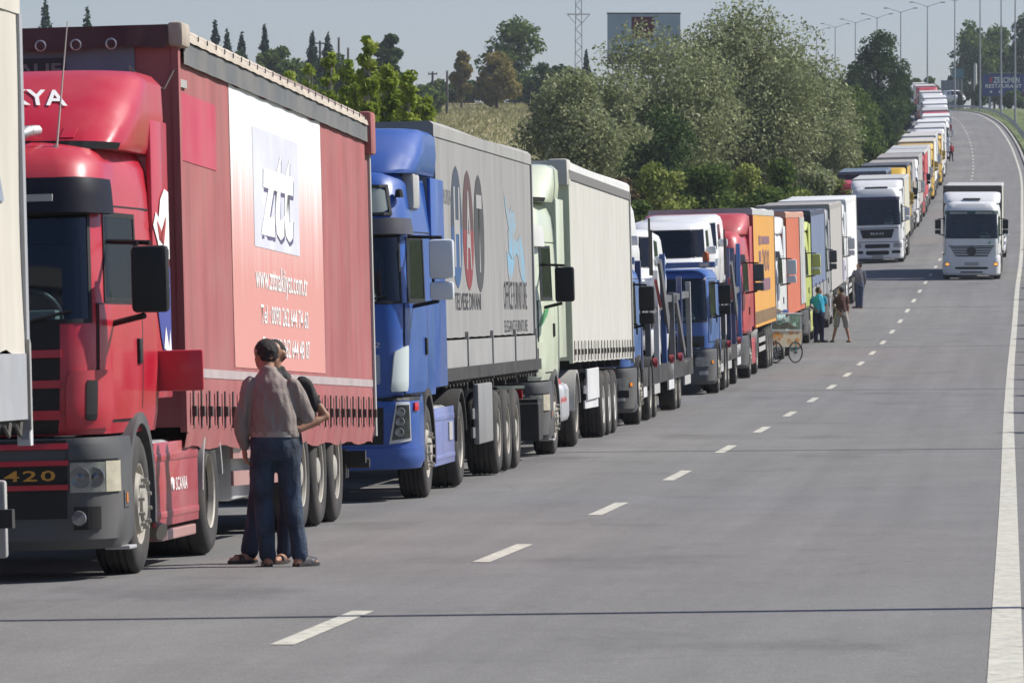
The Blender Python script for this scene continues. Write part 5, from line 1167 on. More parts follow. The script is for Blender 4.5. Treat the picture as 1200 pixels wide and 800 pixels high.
def person(label, loc, J, top_m, bot_m, shoe_m, face, vox=.011, sleeve='long', legs='long', group=None, rot=0.0, torso=None, bag=False, shirt_fold=.022, sex=1.0):
    r = thing('person', label, 'person', loc, (0, 0, rot), group)
    V = {k: Vector(v) for k, v in J.items()}
    pel, che, nk, hd = V['pelvis'], V['chest'], V['neck'], V['head']; f = Vector(face).normalized()
    def mid(a, b, t): return a + (b - a) * t
    def sl(c, rx, ry): return (c.x, c.y, c.z, rx, ry)
    sw = abs(V['shR'].x - V['shL'].x) / 2
    tor = [sl(pel + Vector((0, 0, -.10)), .150, .115), sl(pel, .158, .118), sl(mid(pel, che, .35), .140, .108), sl(mid(pel, che, .7), .152, .112), sl(che, sw - .025, .118), sl(mid(che, nk, .6), sw - .05, .095), sl(mid(che, nk, .85), .085, .075), sl(nk, .058, .06)]
    b_ = MB(); loft(b_, tor); head(b_, hd, f)
    b_.tube([nk - Vector((0, 0, .05)), mid(nk, hd, .5)], [.06, .054], 12)
    for s_, q in (('L', -1), ('R', 1)):
        sh, el, wr = V['sh' + s_], V['el' + s_], V['wr' + s_]
        limb(b_, [sh, mid(sh, el, .5), el, mid(el, wr, .35), wr], [.038, .040, .036, .038, .026]); hand(b_, wr, V.get('hd' + s_, wr - el), -q, V.get('pn' + s_, Vector((-q, .2, 0))))
        hp, kn, an = V['hip' + s_], V['kn' + s_], V['an' + s_]
        limb(b_, [hp, mid(hp, kn, .5), kn, mid(kn, an, .35), an], [.085, .072, .052, .052, .036])
        t = V['toe' + s_]; b_.tube([an + Vector((0, 0, -.01)), Vector((an.x, an.y, .035)) - (t - an).normalized() * .04], [.036, .034], 10)
        tf = Vector((t.x, t.y, .026)); hb_ = Vector((an.x, an.y, .034)) - Vector(((t - an).x, (t - an).y, 0)).normalized() * .045
        b_.tube([hb_, mid(hb_, tf, .5) + Vector((0, 0, .012)), tf], [.032, .036, .022], 10); b_.sphere(hb_, .032); b_.sphere(tf, .024)
    me = fuse(b_, vox, 4); me.materials.append(SKIN); link('body', me, r)
    # shirt
    m = MB(); k = 1.0
    hemz = V['hem'].z if 'hem' in V else pel.z - .06
    loft(m, [(pel.x, pel.y, hemz, .172, .130), (pel.x, pel.y, hemz + .05, .180, .140), sl(mid(pel, che, .35), .172, .138), sl(mid(pel, che, .7), .178, .140), sl(che, sw + .004, .138), sl(mid(che, nk, .5), sw - .015, .112), sl(mid(che, nk, .8), .102, .09), sl(mid(che, nk, .95), .078, .078), sl(mid(che, nk, 1.12), .070, .072)])
    for s_ in 'LR':
        sh, el, wr = V['sh' + s_], V['el' + s_], V['wr' + s_]
        if sleeve == 'long': limb(m, [sh, mid(sh, el, .5), el, mid(el, wr, .5), mid(el, wr, .93)], [.058, .058, .054, .050, .042])
        else: limb(m, [sh, mid(sh, el, .35), mid(sh, el, .62)], [.055, .057, .056])
    me = fuse(m, vox * 1.05, 7, shirt_fold, (10, 10, 4)); me.materials.append(top_m); link('shirt', me, r)
    # trousers
    m = MB(); wz = pel.z + .06
    loft(m, [(pel.x, pel.y, pel.z - .14, .165, .125), (pel.x, pel.y, pel.z - .05, .172, .130), (pel.x, pel.y, wz, .164, .126)])
    for s_ in 'LR':
        hp, kn, an = V['hip' + s_], V['kn' + s_], V['an' + s_]
        if legs == 'long': limb(m, [hp, mid(hp, kn, .5), kn, mid(kn, an, .45), mid(kn, an, .97)], [.100, .090, .073, .068, .064])
        else: limb(m, [hp, mid(hp, kn, .5), mid(hp, kn, .95)], [.104, .098, .092])
    me = fuse(m, vox * 1.05, 4, .013, (11, 11, 5), 4.0); me.materials.append(bot_m); link('trousers', me, r)
    if V.get('belt'): pass
    loft(MB(), [(pel.x, pel.y, wz - .035, .172, .134), (pel.x, pel.y, wz + .005, .173, .135)], 24).build('belt', mat('belt', (.30, .28, .25), .6), r, 40) if 'belt' in J else None
    h_ = hair_cap(hd, f, 1.0, max(.013, vox)); h_.materials.append(HAIR); link('hair', h_, r)
    for s_ in 'LR':
        an, t = V['an' + s_], V['toe' + s_]; d = Vector((t.x - an.x, t.y - an.y, 0)).normalized(); sd_ = Vector((d.y, -d.x, 0)); c0 = Vector((an.x, an.y, 0)) - d * .06; ln = (Vector((t.x, t.y, 0)) - c0).length + .035
        m = MB(); out = [(-.032, 0), (.032, 0), (.036, .3), (.044, .62), (.038, .88), (0, 1), (-.036, .88), (-.042, .62), (-.036, .3)]
        vs = [c0 + sd_ * a + d * b * ln for a, b in out]; n = len(vs)
        m.add([(v.x, v.y, .002) for v in vs] + [(v.x, v.y, .024) for v in vs], [tuple(range(n))[::-1], tuple(range(n, 2 * n))] + [(i, (i + 1) % n, n + (i + 1) % n, n + i) for i in range(n)])
        m.grid(lambda u, v: c0 + d * (ln * (.52 + .16 * v)) + sd_ * (math.cos(math.pi * u) * -.046) + Vector((0, 0, .022 + .046 * math.sin(math.pi * u))), 8, 2)
        if shoe_m[1]: m.grid(lambda u, v: c0 + d * ln * (.95 * v - .02) + sd_ * math.cos(math.pi * u) * (-.045 * math.sin(math.pi * min(1, .12 + .8 * v))) + Vector((0, 0, .015 + (.085 - .04 * v) * math.sin(math.pi * u))), 8, 6)
        m.build('shoe', shoe_m[0], r, 50)
    return r

SHIRT1 = mat('shirt_taupe', (.245, .205, .185), .85, nz=.12, nscale=8, bump=.3, bscale=30)
DENIM = mat('denim', (.027, .047, .082), .85, nz=.75, nscale=5, bump=.4, bscale=60)
DENIM2 = mat('denim_dark', (.02, .035, .07), .85, nz=.4, nscale=5)
BLK = mat('shirt_black', (.014, .013, .014), .8, nz=.2)
SANDAL = (mat('sandal_brown', (.035, .022, .016), .6), False); SHOE = (mat('shoe_dark', (.025, .02, .02), .5), True)
p1 = px(326, 663, 43.2); p1.z = 0.0
person('man in taupe long sleeved shirt and jeans, his back turned, by the red lorry', p1, dict(
    pelvis=(-.03, 0, .93), chest=(-.05, .01, 1.28), neck=(-.075, .04, 1.45), head=(-.10, .10, 1.565),
    shL=(-.205, .0, 1.34), elL=(-.275, -.01, 1.10), wrL=(-.255, .05, .88), hdL=(.10, .10, -1), pnL=(1, .3, 0),
    shR=(.115, .0, 1.34), elR=(.205, .03, 1.11), wrR=(.10, .24, 1.08), hdR=(-1, .5, .2), pnR=(0, 0, -1),
    hipL=(-.115, 0, .90), knL=(-.115, .03, .48), anL=(-.075, -.01, .08), toeL=(-.10, .20, 0), hipR=(.065, 0, .90), knR=(.10, .02, .48), anR=(.165, .0, .08), toeR=(.27, .17, 0), hem=(0, 0, .955), belt=(0, 0, 0)),
    SHIRT1, DENIM, SHOE, (-.55, .8, 0), vox=.0095)
p2 = p1 + Vector((-.03, .62, 0))
person('man in black T shirt with hand on hip half hidden by the man in taupe', p2, dict(
    pelvis=(0, 0, .94), chest=(0, -.01, 1.28), neck=(-.02, -.04, 1.45), head=(-.03, -.07, 1.56),
    shL=(-.12, 0, 1.34), elL=(-.15, -.03, 1.12), wrL=(-.10, -.2, 1.02), hdL=(.8, -.4, 0), pnL=(0, 0, -1),
    shR=(.175, 0, 1.35), elR=(.36, .05, 1.10), wrR=(.165, -.07, 1.0), hdR=(-.9, -.5, -.15), pnR=(-.3, .9, 0),
    hipL=(-.09, 0, .90), knL=(-.15, -.03, .48), anL=(-.21, .0, .08), toeL=(-.34, -.15, 0), hipR=(.09, 0, .90), knR=(.08, -.04, .48), anR=(.05, 0, .08), toeR=(.0, -.21, 0)),
    BLK, DENIM2, SANDAL, (-.35, -.9, 0), vox=.011, sleeve='short')
def standing(dx=0.0, f=1, lean=0.0, spread=.10, armL=None, armR=None, toe=(0, 1)):
    J = dict(pelvis=(0, 0, .95), chest=(lean * .3, 0, 1.30), neck=(lean * .5, .02, 1.46), head=(lean * .6, .05 * toe[1], 1.58), shL=(-.165, 0, 1.37), shR=(.165, 0, 1.37),
             elL=(-.215, 0, 1.12), wrL=(-.21, .06, .88), elR=(.215, 0, 1.12), wrR=(.21, .06, .88), hipL=(-.09, 0, .91), hipR=(.09, 0, .91),
             knL=(-.09 - spread * .4, .02, .49), anL=(-.09 - spread, 0, .08), knR=(.09 + spread * .4, .02, .49), anR=(.09 + spread, 0, .08))
    J['toeL'] = (J['anL'][0] + .2 * toe[0], .2 * toe[1], 0); J['toeR'] = (J['anR'][0] + .2 * toe[0], .2 * toe[1], 0)
    if armL: J['elL'], J['wrL'] = armL
    if armR: J['elR'], J['wrR'] = armR
    return J
p3 = rp(178, -1.95); person('man in turquoise T shirt and dark jeans beside the lime lorry', p3, standing(spread=.0, armL=((-.29, .06, 1.12), (-.12, -.12, 1.0)), armR=((.22, .12, 1.14), (.12, .3, 1.15)), toe=(.9, .3)),
    mat('shirt_turquoise', (.03, .36, .52), .8, nz=.1), mat('trousers_navy', (.018, .02, .05), .85), SHOE, (1, .25, 0), vox=.017, sleeve='short')
p4 = rp(178.3, -1.28); person('man in brown T shirt and pale shorts seen from behind', p4, standing(spread=.16, armL=((-.24, -.05, 1.12), (-.08, -.16, .92)), toe=(-.3, .9)),
    mat('shirt_brown', (.085, .035, .028), .85), mat('shorts_grey', (.30, .28, .25), .85, nz=.1), SANDAL, (-.6, .8, 0), vox=.017, sleeve='short', legs='short')
p5_ = rp(217, -1.85); person('man in grey top and jeans standing by the white box lorry', p5_, standing(spread=-.02, armL=((-.26, .04, 1.16), (-.36, .2, 1.12)), toe=(-.8, .5)),
    mat('shirt_grey', (.12, .12, .14), .85), mat('jeans_greyblue', (.07, .09, .15), .85), (mat('shoe_red', (.2, .03, .03), .6), True), (-1, .2, 0), vox=.018, sleeve='long')
p6 = rp(531, -2.0); person('far man in red top walking beside the white lorries uphill', p6, standing(spread=.06, toe=(0, -1)), mat('shirt_red', (.42, .02, .04), .8), mat('trousers_black', (.02, .02, .025), .85), SHOE, (0, -1, 0), vox=.024, sleeve='long')

# ------------------------------------------------------------------ bread ring cart
def cart():
    p = rp(154.4, -1.98); r = thing('vendor_cart', 'glass sided bread ring vendor cart on bicycle wheels beside the lorries', 'cart', p, (0, 0, .42))
    PRINT = bpy.data.materials.new('cart_print'); PRINT.use_nodes = True; nt = PRINT.node_tree; pb = nt.nodes['Principled BSDF']; vo = nt.nodes.new('ShaderNodeTexVoronoi'); vo.inputs['Scale'].default_value = 7.5; tc = nt.nodes.new('ShaderNodeTexCoord'); nt.links.new(tc.outputs['Object'], vo.inputs['Vector'])
    cr = nt.nodes.new('ShaderNodeValToRGB'); e = cr.color_ramp.elements; e[0].color = (.80, .30, .03, 1); e[0].position = .3; e[1].color = (.72, .62, .42, 1); e[1].position = .62; k = e.new(.35); k.color = (.62, .30, .10, 1)
    nt.links.new(vo.outputs['Distance'], cr.inputs[0]); nt.links.new(cr.outputs[0], pb.inputs['Base Color'])
    r.scale = (1.12, 1.12, 1.12); w = .40
    MB().box(-w, w, 0, .6, .40, .76, .01).build('body', PRINT, r); MB().box(-w - .01, w + .01, -.012, .61, .755, .785).box(-w - .01, w + .01, -.012, .61, .375, .40).build('trim', mat('cart_white', (.62, .6, .56), .5), r)
    for sx in (-1, 1):
        for yy in (.01, .585): MB().box(sx * (w - .012) - .012, sx * (w - .012) + .012, yy - .01, yy + .01, .785, 1.16).build('corner_post', ALU, r)
    cg = glass_mat('case_glass', (.8, .92, .9), .06)
    for nm, bx_ in (('pane', (-w + .02, w - .02, .006, .010, .785, 1.15)), ('pane', (-w + .006, -w + .010, .02, .57, .785, 1.15)), ('pane', (w - .010, w - .006, .02, .57, .785, 1.15))): MB().box(*bx_).build(nm, cg, r)
    MB().box(-w - .02, w + .02, -.02, .62, 1.155, 1.185, .006).build('lid', mat('cart_lid', (.60, .62, .62), .4), r)
    BREAD = mat('bread_crust', (.30, .12, .03), .7, nz=.3, nscale=20); rnd = random.Random(5); tor = MB().lathe([(.065 + .022 * math.cos(a), .022 * math.sin(a)) for a in [k * math.pi / 3 for k in range(6)]], 14, 'z', closed=True).mesh('bread_ring', 60); tor.materials.append(BREAD)
    for k in range(26):
        o = link('bread_ring', tor, None, p + Matrix.Rotation(.42, 3, 'Z') @ Vector((rnd.uniform(-.3, .3), rnd.uniform(.1, .55), .93 + .035 * (k // 7) + .01)), (rnd.uniform(-.3, .3), rnd.uniform(-.3, .3), rnd.uniform(0, 3)))
        tag(o, 'brown bread ring heaped inside the glass case of the cart', 'bread', 'bread rings in the cart')
    SPOKE = mat('spoke_steel', (.4, .42, .42), .4, metal=.5); TEAL = mat('frame_teal', (.03, .22, .17), .45)
    for sx, mm in ((-.32, CHASSIS), (.20, TEAL)):
        c_ = (0, 0, 0); wl_ = MB().lathe([(.235 + .018 * math.cos(a), .018 * math.sin(a)) for a in [k * math.pi / 3 for k in range(6)]], 28, 'y', closed=True).build('wheel', RUBBER, r, 60); wl_.location = (sx, -.09, .255); wl_.rotation_euler = (0, 0, .35)
        sp = MB()
        for k in range(14): a = k * math.pi / 7; sp.tube([(0, 0, 0), (.225 * math.cos(a), 0, .225 * math.sin(a))], .004, 4, False)
        sp.lathe([(.03, -.04), (.03, .04)], 10, 'y'); sp.build('spokes', SPOKE, wl_)
        MB().tube([(sx - .05, -.03, .255), (sx - .05, .03, .5), (sx, .2, .6)], .014, 6).tube([(sx, -.13, .255), (sx, -.10, .55)], .014, 6).build('fork', mm, r)
    bw = MB().lathe([(.235 + .018 * math.cos(a), .018 * math.sin(a)) for a in [k * math.pi / 3 for k in range(6)]], 28, 'x', closed=True).build('wheel', RUBBER, r, 60); bw.location = (0, 1.25, .255)
    MB().tube([(0, .5, .35), (0, 1.25, .255)], .02, 6).tube([(0, .75, .35), (0, .85, .75)], .016, 6).box(-.1, .1, .75, 1.0, .74, .8, .03).tube([(-.3, .66, .95), (.3, .66, .95)], .015, 6).build('cycle_frame', TEAL, r)
    MB().box(-w + .05, -w + .28, -.05, .3, 1.2, 1.24).build('tray', LGREY, r)
    j = tag(MB().lathe([(.001, 0), (.05, 0), (.055, .05), (.05, .16), (.07, .18), (.07, .24), (.04, .27), (.001, .27)], 14, 'z').build('jar', mat('jar_dark', (.03, .035, .04), .3), None, 40), 'dark lidded jar standing on top of the bread cart', 'jar'); j.location = p + Matrix.Rotation(.42, 3, 'Z') @ Vector((-.33, .17, 1.33))
    for dx, hh, cc, lab in ((-.16, .08, (.5, .38, .2), 'small tan tub on the bread cart lid'), (.06, .06, (.12, .2, .5), 'small blue tub on the bread cart lid')):
        o = tag(MB().box(-.09, .09, -.08, .08, 0, hh, .015).lathe([(.05, hh), (.06, hh + .02), (.001, hh + .025)], 10, 'z').build('tub', mat('tub_%d' % (hh * 100), cc, .5), None, 40), lab, 'tub'); o.location = p + Matrix.Rotation(.42, 3, 'Z') @ Vector((dx, .17, 1.33))
cart()

# ------------------------------------------------------------------ vegetation
def leaf_mat(name, c0, c1, c2, trans=.25):
    m = bpy.data.materials.new(name); m.use_nodes = True; nt = m.node_tree; nt.nodes.clear()
    o = nt.nodes.new('ShaderNodeOutputMaterial'); g = nt.nodes.new('ShaderNodeNewGeometry'); r = nt.nodes.new('ShaderNodeValToRGB')
    e = r.color_ramp.elements; e[0].color = (*c0, 1); e[1].color = (*c2, 1); k = e.new(.55); k.color = (*c1, 1); 
    ns = nt.nodes.new('ShaderNodeTexNoise'); ns.inputs['Scale'].default_value = .75; ns.inputs['Detail'].default_value = 3; nt.links.new(g.outputs['Position'], ns.inputs['Vector'])
    m1 = nt.nodes.new('ShaderNodeMapRange'); m1.inputs[1].default_value = .3; m1.inputs[2].default_value = .7; nt.links.new(ns.outputs[0], m1.inputs[0])
    mm_ = nt.nodes.new('ShaderNodeMix'); mm_.inputs[0].default_value = .5; nt.links.new(g.outputs['Random Per Island'], mm_.inputs[2]); nt.links.new(m1.outputs[0], mm_.inputs[3]); nt.links.new(mm_.outputs[0], r.inputs[0])
    d = nt.nodes.new('ShaderNodeBsdfDiffuse'); t = nt.nodes.new('ShaderNodeBsdfTranslucent'); mx = nt.nodes.new('ShaderNodeMixShader'); mx.inputs[0].default_value = trans
    nt.links.new(r.outputs[0], d.inputs[0]); nt.links.new(r.outputs[0], t.inputs[0]); nt.links.new(d.outputs[0], mx.inputs[1]); nt.links.new(t.outputs[0], mx.inputs[2])
    nt.links.new(mx.outputs[0], o.inputs[0]); return m
LM = dict(olive=leaf_mat('leaf_olive', (.12, .15, .06), (.27, .30, .155), (.54, .56, .36)),
          dark=leaf_mat('leaf_dark', (.032, .058, .021), (.07, .112, .04), (.145, .20, .075)),
          mid=leaf_mat('leaf_mid', (.055, .09, .026), (.12, .175, .048), (.235, .29, .10)),
          bush=leaf_mat('leaf_bush', (.11, .15, .036), (.22, .26, .07), (.40, .43, .16)),
          poplar=leaf_mat('leaf_poplar', (.11, .17, .02), (.25, .32, .05), (.5, .55, .15), .4),
          yellow=leaf_mat('leaf_yellowing', (.13, .12, .04), (.26, .225, .075), (.40, .33, .12)),
          dry=leaf_mat('leaf_dry', (.07, .055, .03), (.16, .125, .07), (.26, .21, .13)),
          conifer=leaf_mat('leaf_conifer', (.02, .04, .026), (.042, .072, .046), (.075, .115, .07), .1),
          grass=leaf_mat('grass_blade', (.14, .165, .06), (.29, .28, .135), (.47, .43, .26), .4))
BARK = mat('bark', (.10, .085, .065), .9, nz=.4, nscale=6, bump=.6, bscale=14); BARKP = mat('bark_pale', (.28, .26, .22), .9, nz=.3, nscale=5)
def leaves(C, size, m, name, parent, asp=1.7, up=.25):
    n = len(C); s = size * RNG.uniform(.55, 1.35, n)[:, None]
    a = RNG.normal(size=(n, 3)); a /= np.linalg.norm(a, axis=1)[:, None]; b = RNG.normal(size=(n, 3)); b -= (b * a).sum(1)[:, None] * a; b /= np.linalg.norm(b, axis=1)[:, None]
    V = np.stack([C - a * s * asp * .5, C + b * s * .5, C + a * s * asp * .5, C - b * s * .5], 1).reshape(-1, 3)
    me = bpy.data.meshes.new(name); me.vertices.add(4 * n); me.vertices.foreach_set('co', V.astype(np.float32).ravel())
    me.loops.add(4 * n); me.loops.foreach_set('vertex_index', np.arange(4 * n, dtype=np.int32)); me.polygons.add(n)
    me.polygons.foreach_set('loop_start', np.arange(0, 4 * n, 4, dtype=np.int32)); me.update(calc_edges=True); me.materials.append(m)
    return link(name, me, parent)
def clump_cloud(n, clumps):
    c = np.array([k[:3] for k in clumps]); r = np.array([k[3] for k in clumps]); w = r ** 2; idx = RNG.choice(len(clumps), n, p=w / w.sum())
    d = RNG.normal(size=(n, 3)); d /= np.linalg.norm(d, axis=1)[:, None]; rad = r[idx] * (.35 + .85 * RNG.random(n) ** .6)
    d[:, 2] *= .8
    return c[idx] + d * rad[:, None]
def tree(label, X, Y, H, W, kind, n=6000, leaf=.2, base=None, crown0=.12, shape='round', group=None, bark=BARK, name='tree', cat='tree', nc=38, lean=0.0):
    z = terrain_z(Y, X - dashX(Y)) if base is None else base
    r = thing(name, label, cat, (X, Y, z), group=group); rn = random.Random(int(X * 97 + Y * 13))
    cl = []
    if shape == 'round':
        for k in range(nc):
            while True:
                q = [rn.uniform(-1, 1) for _ in range(3)]
                if sum(v * v for v in q) < 1: break
            f = 1 - .25 * max(0, q[2])
            cl.append((q[0] * W * .80 * f + lean * H * (q[2] + 1) / 2, q[1] * W * .7 * f, H * (crown0 + (1 - crown0) * (.5 + .46 * q[2])), W * rn.uniform(.13, .34)))
    elif shape == 'poplar':
        for k in range(nc):
            t = rn.random(); cl.append((rn.uniform(-1, 1) * W * .6 * (1 - t * .75), rn.uniform(-1, 1) * W * .6 * (1 - t * .75), H * (crown0 + (1 - crown0) * t * .985), W * rn.uniform(.3, .6) * (1 - .6 * t)))
    elif shape == 'conifer':
        lay = max(7, int(H / .9))
        for k in range(lay):
            t = k / lay; rad = W * (1 - t) ** .85
            for j in range(max(3, int(9 * (1 - t)) + 2)):
                a = rn.uniform(0, 6.283); q = rad * rn.uniform(.35, 1.0); cl.append((q * math.cos(a), q * math.sin(a), H * (crown0 + (1 - crown0) * t) - q * .22, max(.10, W * .16 * (1.1 - t))))
        cl += [(0, 0, H * (.86 + .02 * k), .10 + W * .03) for k in range(7)]
    if shape == 'round' and W * 2.4 < H: cl = [(a, b, c_, d * 1.35) for a, b, c_, d in cl]
    # trunk and limbs
    tb = MB(); tr_ = .018 * H + .05; hh = H * (.72 if shape == 'round' else .96)
    tb.tube([(0, 0, -.4), (rn.uniform(-.1, .1), 0, hh * .35), (lean * H * .3, rn.uniform(-.15, .15), hh * .7), (lean * H * .5, 0, hh)], [tr_, tr_ * .75, tr_ * .45, tr_ * .12], 8)
    if shape != 'conifer':
        for (cx, cy, cz, cr) in cl[::2]:
            z0 = max(.3, cz * .55); m_ = (cx * .45, cy * .45, z0 + (cz - z0) * .55); tb.tube([(lean * H * .2, 0, z0), m_, (cx, cy, cz)], [tr_ * .30, tr_ * .2, .012], 5)
    tb.build('trunk', bark, r, 60)
    if shape == 'conifer':
        t = 1 - np.sqrt(RNG.random(n)); a = RNG.uniform(0, 2 * np.pi, n); q = (1 - t) ** .9 * W * np.sqrt(RNG.random(n)) * (.62 + .38 * np.abs(np.sin(t * H * 1.9))) * (.8 + .35 * np.sin(a * 3 + t * 40)) + .05
        C = np.stack([q * np.cos(a), q * np.sin(a), H * (.03 + .97 * t) - q * .25], 1)
        leaves(C, leaf, LM[kind], 'crown', r); return r
    leaves(clump_cloud(n, cl), leaf, LM[kind], 'crown' if cat == 'tree' else 'foliage', r)
    return r
def tree_px(label, x, ytop, half, Y, kind, **k):
    X = (x - 600) / F * Y; z = terrain_z(Y, X - dashX(Y)); top = EYE + (400 - ytop) / F * Y
    return tree(label, X, Y, top - z, half / F * Y, kind, **k)
# big grey green olive-like trees left of the road
tree_px('grey green silvery tree at the left end of the roadside thicket', 672, 72, 66, 292, 'olive', n=26000, leaf=.125, nc=80, crown0=.05)
tree_px('tall grey green silvery tree in front of the billboard', 775, 34, 98, 312, 'olive', n=34000, leaf=.125, nc=95, crown0=.1, bark=BARKP)
tree_px('tallest broad grey green silvery tree in the roadside thicket', 872, 10, 118, 322, 'olive', n=52000, leaf=.125, nc=130, crown0=.1, bark=BARKP)
tree_px('rounded grey green silvery tree at the right side of the thicket', 950, 66, 64, 338, 'olive', n=26000, leaf=.125, nc=70, crown0=.05)
tree_px('grey green silvery tree between the first two big ones', 716, 84, 60, 302, 'olive', n=22000, leaf=.125, nc=60, crown0=.02)
tree_px('silvery tree filling the middle of the thicket', 822, 58, 62, 332, 'olive', n=24000, leaf=.13, nc=70, crown0=.02)
tree_px('silvery tree behind the tallest one', 915, 42, 58, 350, 'olive', n=24000, leaf=.13, nc=70, crown0=.02)
tree_px('dark green bushy tree in the middle of the thicket', 778, 122, 62, 284, 'dark', n=11000, leaf=.15, nc=34, crown0=0)
tree_px('dark tree standing behind the rounded silvery tree', 910, 60, 60, 365, 'dark', n=9000, leaf=.2, nc=34)
tree_px('dark scrub under the left end of the thicket', 655, 140, 46, 300, 'dark', n=6000, leaf=.16, nc=26, crown0=0)
for x, yt, hf, Y, kd, lab in ((733, 196, 34, 226, 'dry', 'brown dry bush behind the pale green lorry roof'), (775, 182, 46, 232, 'bush', 'fresh green bush above the car transporters'), (826, 186, 46, 236, 'mid', 'mid green bush above the red and yellow lorry'),
                             (868, 184, 46, 240, 'bush', 'yellowish green bush above the orange lorry'), (915, 186, 40, 246, 'mid', 'mid green bush above the grey lorry roof'), (955, 178, 36, 256, 'olive', 'greyish bush above the white box lorry'), (700, 206, 30, 222, 'dry', 'dry brown bush next to the grey trailer end'),
                             (800, 215, 40, 216, 'bush', 'low bright bush directly over the transporter vans'), (900, 215, 44, 224, 'mid', 'low green bush over the lime lorry'), (755, 222, 30, 208, 'mid', 'low green bush at the corner of the off white trailer'), (945, 214, 40, 240, 'bush', 'low yellow green bush left of the box lorry roof')):
    tree_px(lab, x, yt, hf, Y, kd, n=9000, leaf=.12, nc=40, crown0=0, name='bush', cat='bush')
for x, yt, hf, Y, kd, lab in ((988, 112, 40, 405, 'mid', 'full green tree filling the gap beside the tall pointed one'), (1000, 150, 36, 385, 'mid', 'rounded green tree sloping down to the distant queue'), (975, 150, 38, 352, 'bush', 'yellow green tree between the thicket and the dark trees'), (1003, 104, 36, 430, 'mid', 'mid green tree in front of the tall dark tree'), (1028, 30, 38, 545, 'dark', 'tall pointed dark tree beside the queue'), (1002, 66, 30, 560, 'dark', 'dark tree on the left flank of the tall pointed one'),
                             (1012, 160, 34, 372, 'mid', 'low green tree close behind the distant queue'), (1034, 128, 22, 452, 'dark', 'dark tree hugging the distant queue'), (1054, 84, 17, 630, 'dark', 'small dark tree near the far lorries'), (1046, 110, 18, 560, 'mid', 'green tree just left of the far white lorries'),
                             (1000, 190, 30, 330, 'mid', 'low green tree over the navy lorry'), (1024, 190, 22, 372, 'dark', 'dark low tree over the yellow cab lorry'), (1072, 92, 12, 800, 'mid', 'small far tree at the crest'), (978, 200, 26, 300, 'bush', 'yellowish low tree left of the navy lorry')):
    tree_px(lab, x, yt, hf, Y, kd, n=15000, leaf=.18, nc=64, crown0=0, lean=0)
# poplars behind the red lorry
for x, yt, hf, Y, lab in ((362, 72, 30, 186, 0), (386, 58, 28, 180, 1), (430, 40, 30, 168, 2), (408, 70, 30, 190, 3), (455, 64, 32, 172, 4), (478, 74, 36, 166, 5), (500, 100, 26, 170, 6), (440, 86, 40, 192, 7), (340, 84, 30, 194, 8), (420, 96, 36, 178, 9), (490, 112, 34, 176, 10)):
    tree_px('slender bright green poplar rising behind the red trailer', x, yt, hf, Y, 'poplar', n=9500, leaf=.115, nc=84, shape='poplar', crown0=.08, group='poplars behind the red trailer', name='poplar_tree', bark=BARKP)
# far trees on the hill
for x, yt, hf, Y, kd, lab in ((603, 20, 42, 690, 'mid', 'large rounded green tree on top of the dry meadow'), (582, 58, 27, 660, 'yellow', 'yellowing tree in front of the large green one on the meadow'), (541, 55, 12, 665, 'yellow', 'slim yellowing tree at the left of the meadow'), (645, 72, 34, 640, 'dark', 'dark tree right of the large meadow tree'),
                             (545, 96, 32, 700, 'dark', 'low dark bushes under the slim yellowing tree'), (512, 94, 20, 705, 'mid', 'hazy green bush at the left edge of the meadow'), (456, 33, 21, 560, 'dark', 'round dark tree behind the tallest poplar'), (318, 37, 22, 620, 'mid', 'domed hazy green tree on the far left ridge'),
                             (275, 58, 34, 560, 'dark', 'dark green tree mass above the red trailer roof'), (340, 66, 34, 580, 'mid', 'hazy mid green tree on the left ridge'), (392, 70, 34, 570, 'dark', 'dark tree between poplars on the left ridge'), (300, 74, 40, 520, 'mid', 'mid green tree low over the trailer roof'), (425, 88, 30, 540, 'mid', 'green tree behind the poplars'), (365, 90, 40, 500, 'dark', 'dark low tree behind the left poplars'),
                             (410, 78, 36, 590, 'mid', 'hazy green tree between ridge poplars'), (470, 92, 36, 600, 'dark', 'dark tree behind the last poplars'), (498, 100, 30, 640, 'mid', 'green tree at the left foot of the meadow'), (255, 70, 40, 590, 'mid', 'mid green tree by the trailer roof edge'), (240, 60, 28, 610, 'dark', 'dark far tree next to the roof corner of the red trailer'), (640, 110, 26, 610, 'dark', 'dark undergrowth at the right end of the meadow'), (618, 96, 30, 700, 'dark', 'dark bush at the foot of the large meadow tree'), (575, 100, 22, 700, 'dark', 'dark bush under the yellowing tree')):
    tree_px(lab, x, yt, hf, Y, kd, n=5500, leaf=.30, nc=30, crown0=.02)
for x, yt, hf, Y, lab in ((252, 22, 24, 640, 'a'), (266, 34, 20, 650, 'b'), (283, 36, 18, 660, 'c'), (310, 28, 18, 655, 'd'), (366, 35, 22, 640, 'e'), (384, 38, 24, 645, 'f'), (53, -4, 28, 620, 'g'), (102, 6, 30, 600, 'h'), (687, 58, 14, 760, 'i')):
    tree_px('pointed dark conifer on the far ridge', x, yt, hf, Y, 'conifer', n=4200, leaf=.26, shape='conifer', crown0=.1, group='conifers on the far ridge', name='conifer_tree')
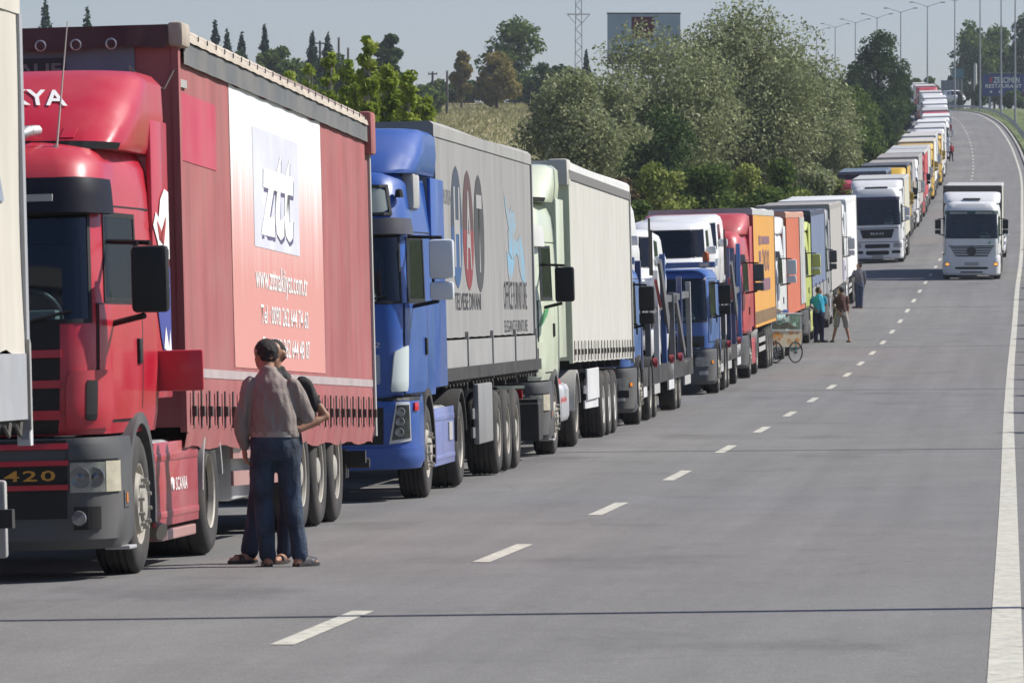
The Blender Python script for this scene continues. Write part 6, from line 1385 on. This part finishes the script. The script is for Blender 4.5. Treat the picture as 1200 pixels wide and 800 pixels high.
for x, yt, hf, Y, kd, lab in ((1140, 20, 30, 930, 'mid', 'tall green hilltop tree left of the blue sign'), (1172, 28, 34, 945, 'mid', 'green hilltop tree behind the blue sign'), (1205, 20, 26, 935, 'dark', 'dark hilltop tree at the right of the blue sign'), (1125, 78, 14, 940, 'dark', 'low dark tree beside the teal sign'), (1165, 60, 24, 960, 'dark', 'dark tree in the hilltop gap'), (1190, 108, 16, 800, 'mid', 'low bush below the blue sign'), (1150, 100, 10, 860, 'mid', 'small bush by the white pole'), (1090, 92, 12, 900, 'mid', 'green bank past the crest')):
    tree_px(lab, x, yt, hf, Y, kd, n=6500, leaf=.34, nc=34, crown0=.08)
# median hedge
for k in range(16):
    Y = 92 + 15 * k; tree('dense dark green hedge bush in the median beside the kerb', rp(Y, 5.7).x, Y, 1.5, .95, 'dark', n=1800, leaf=.11, nc=14, crown0=0, group='hedge bushes in the median', name='hedge_bush', cat='bush')
# rough grass: hillside meadow and verges, upright blades
def blades(name, P, hgt, wid, m, label):
    P = np.array(P); n = len(P); h = hgt * RNG.uniform(.5, 1.3, n); a = RNG.uniform(0, 2 * np.pi, n); w = wid * RNG.uniform(.6, 1.3, n)
    d = np.stack([np.cos(a), np.sin(a), np.zeros(n)], 1) * w[:, None] * .5; lean = RNG.normal(0, .35, (n, 2)) * h[:, None]
    V = np.stack([P - d, P + d, P + np.concatenate([lean, h[:, None]], 1)], 1).reshape(-1, 3)
    me = bpy.data.meshes.new(name); me.vertices.add(3 * n); me.vertices.foreach_set('co', V.astype(np.float32).ravel()); me.loops.add(3 * n); me.loops.foreach_set('vertex_index', np.arange(3 * n, dtype=np.int32))
    me.polygons.add(n); me.polygons.foreach_set('loop_start', np.arange(0, 3 * n, 3, dtype=np.int32)); me.update(calc_edges=True); me.materials.append(m)
    o = stuff(link(name, me)); o['label'] = label; o['category'] = 'grass'
def g1():
    Y = random.triangular(360, 740, 620); u = -random.triangular(12, 150, 55); return (dashX(Y) + u, Y, terrain_z(Y, u) - .03)
blades('meadow_grass', [g1() for _ in range(60000)], .42, .16, LM['grass'], 'dry yellow green meadow grass on the hillside')
def g2():
    Y = random.uniform(30, 240) if random.random() < .7 else random.uniform(240, 860); u = random.uniform(4.78, 9.5); p = rp(Y, u); return (p.x, p.y, terrain_z(Y, u) - .02)
blades('verge_grass', [g2() for _ in range(60000)], .16, .03, LM['bush'], 'short green grass on the median verge')

# ------------------------------------------------------------------ haze
hz = MB().box(-530, 620, -60, 1490, -4, 78).build('haze', mat('haze_tmp', (1, 1, 1)), None)
hm = bpy.data.materials.new('haze'); hm.use_nodes = True; nt = hm.node_tree; nt.nodes.clear(); o = nt.nodes.new('ShaderNodeOutputMaterial'); v = nt.nodes.new('ShaderNodeVolumePrincipled')
v.inputs['Color'].default_value = (.80, .88, 1, 1); v.inputs['Density'].default_value = .00012; v.inputs['Anisotropy'].default_value = 0.0; nt.links.new(v.outputs[0], o.inputs['Volume'])
hz.data.materials.clear(); hz.data.materials.append(hm); stuff(hz); hz['label'] = 'thin summer haze in the air over the road'; hz['category'] = 'haze'
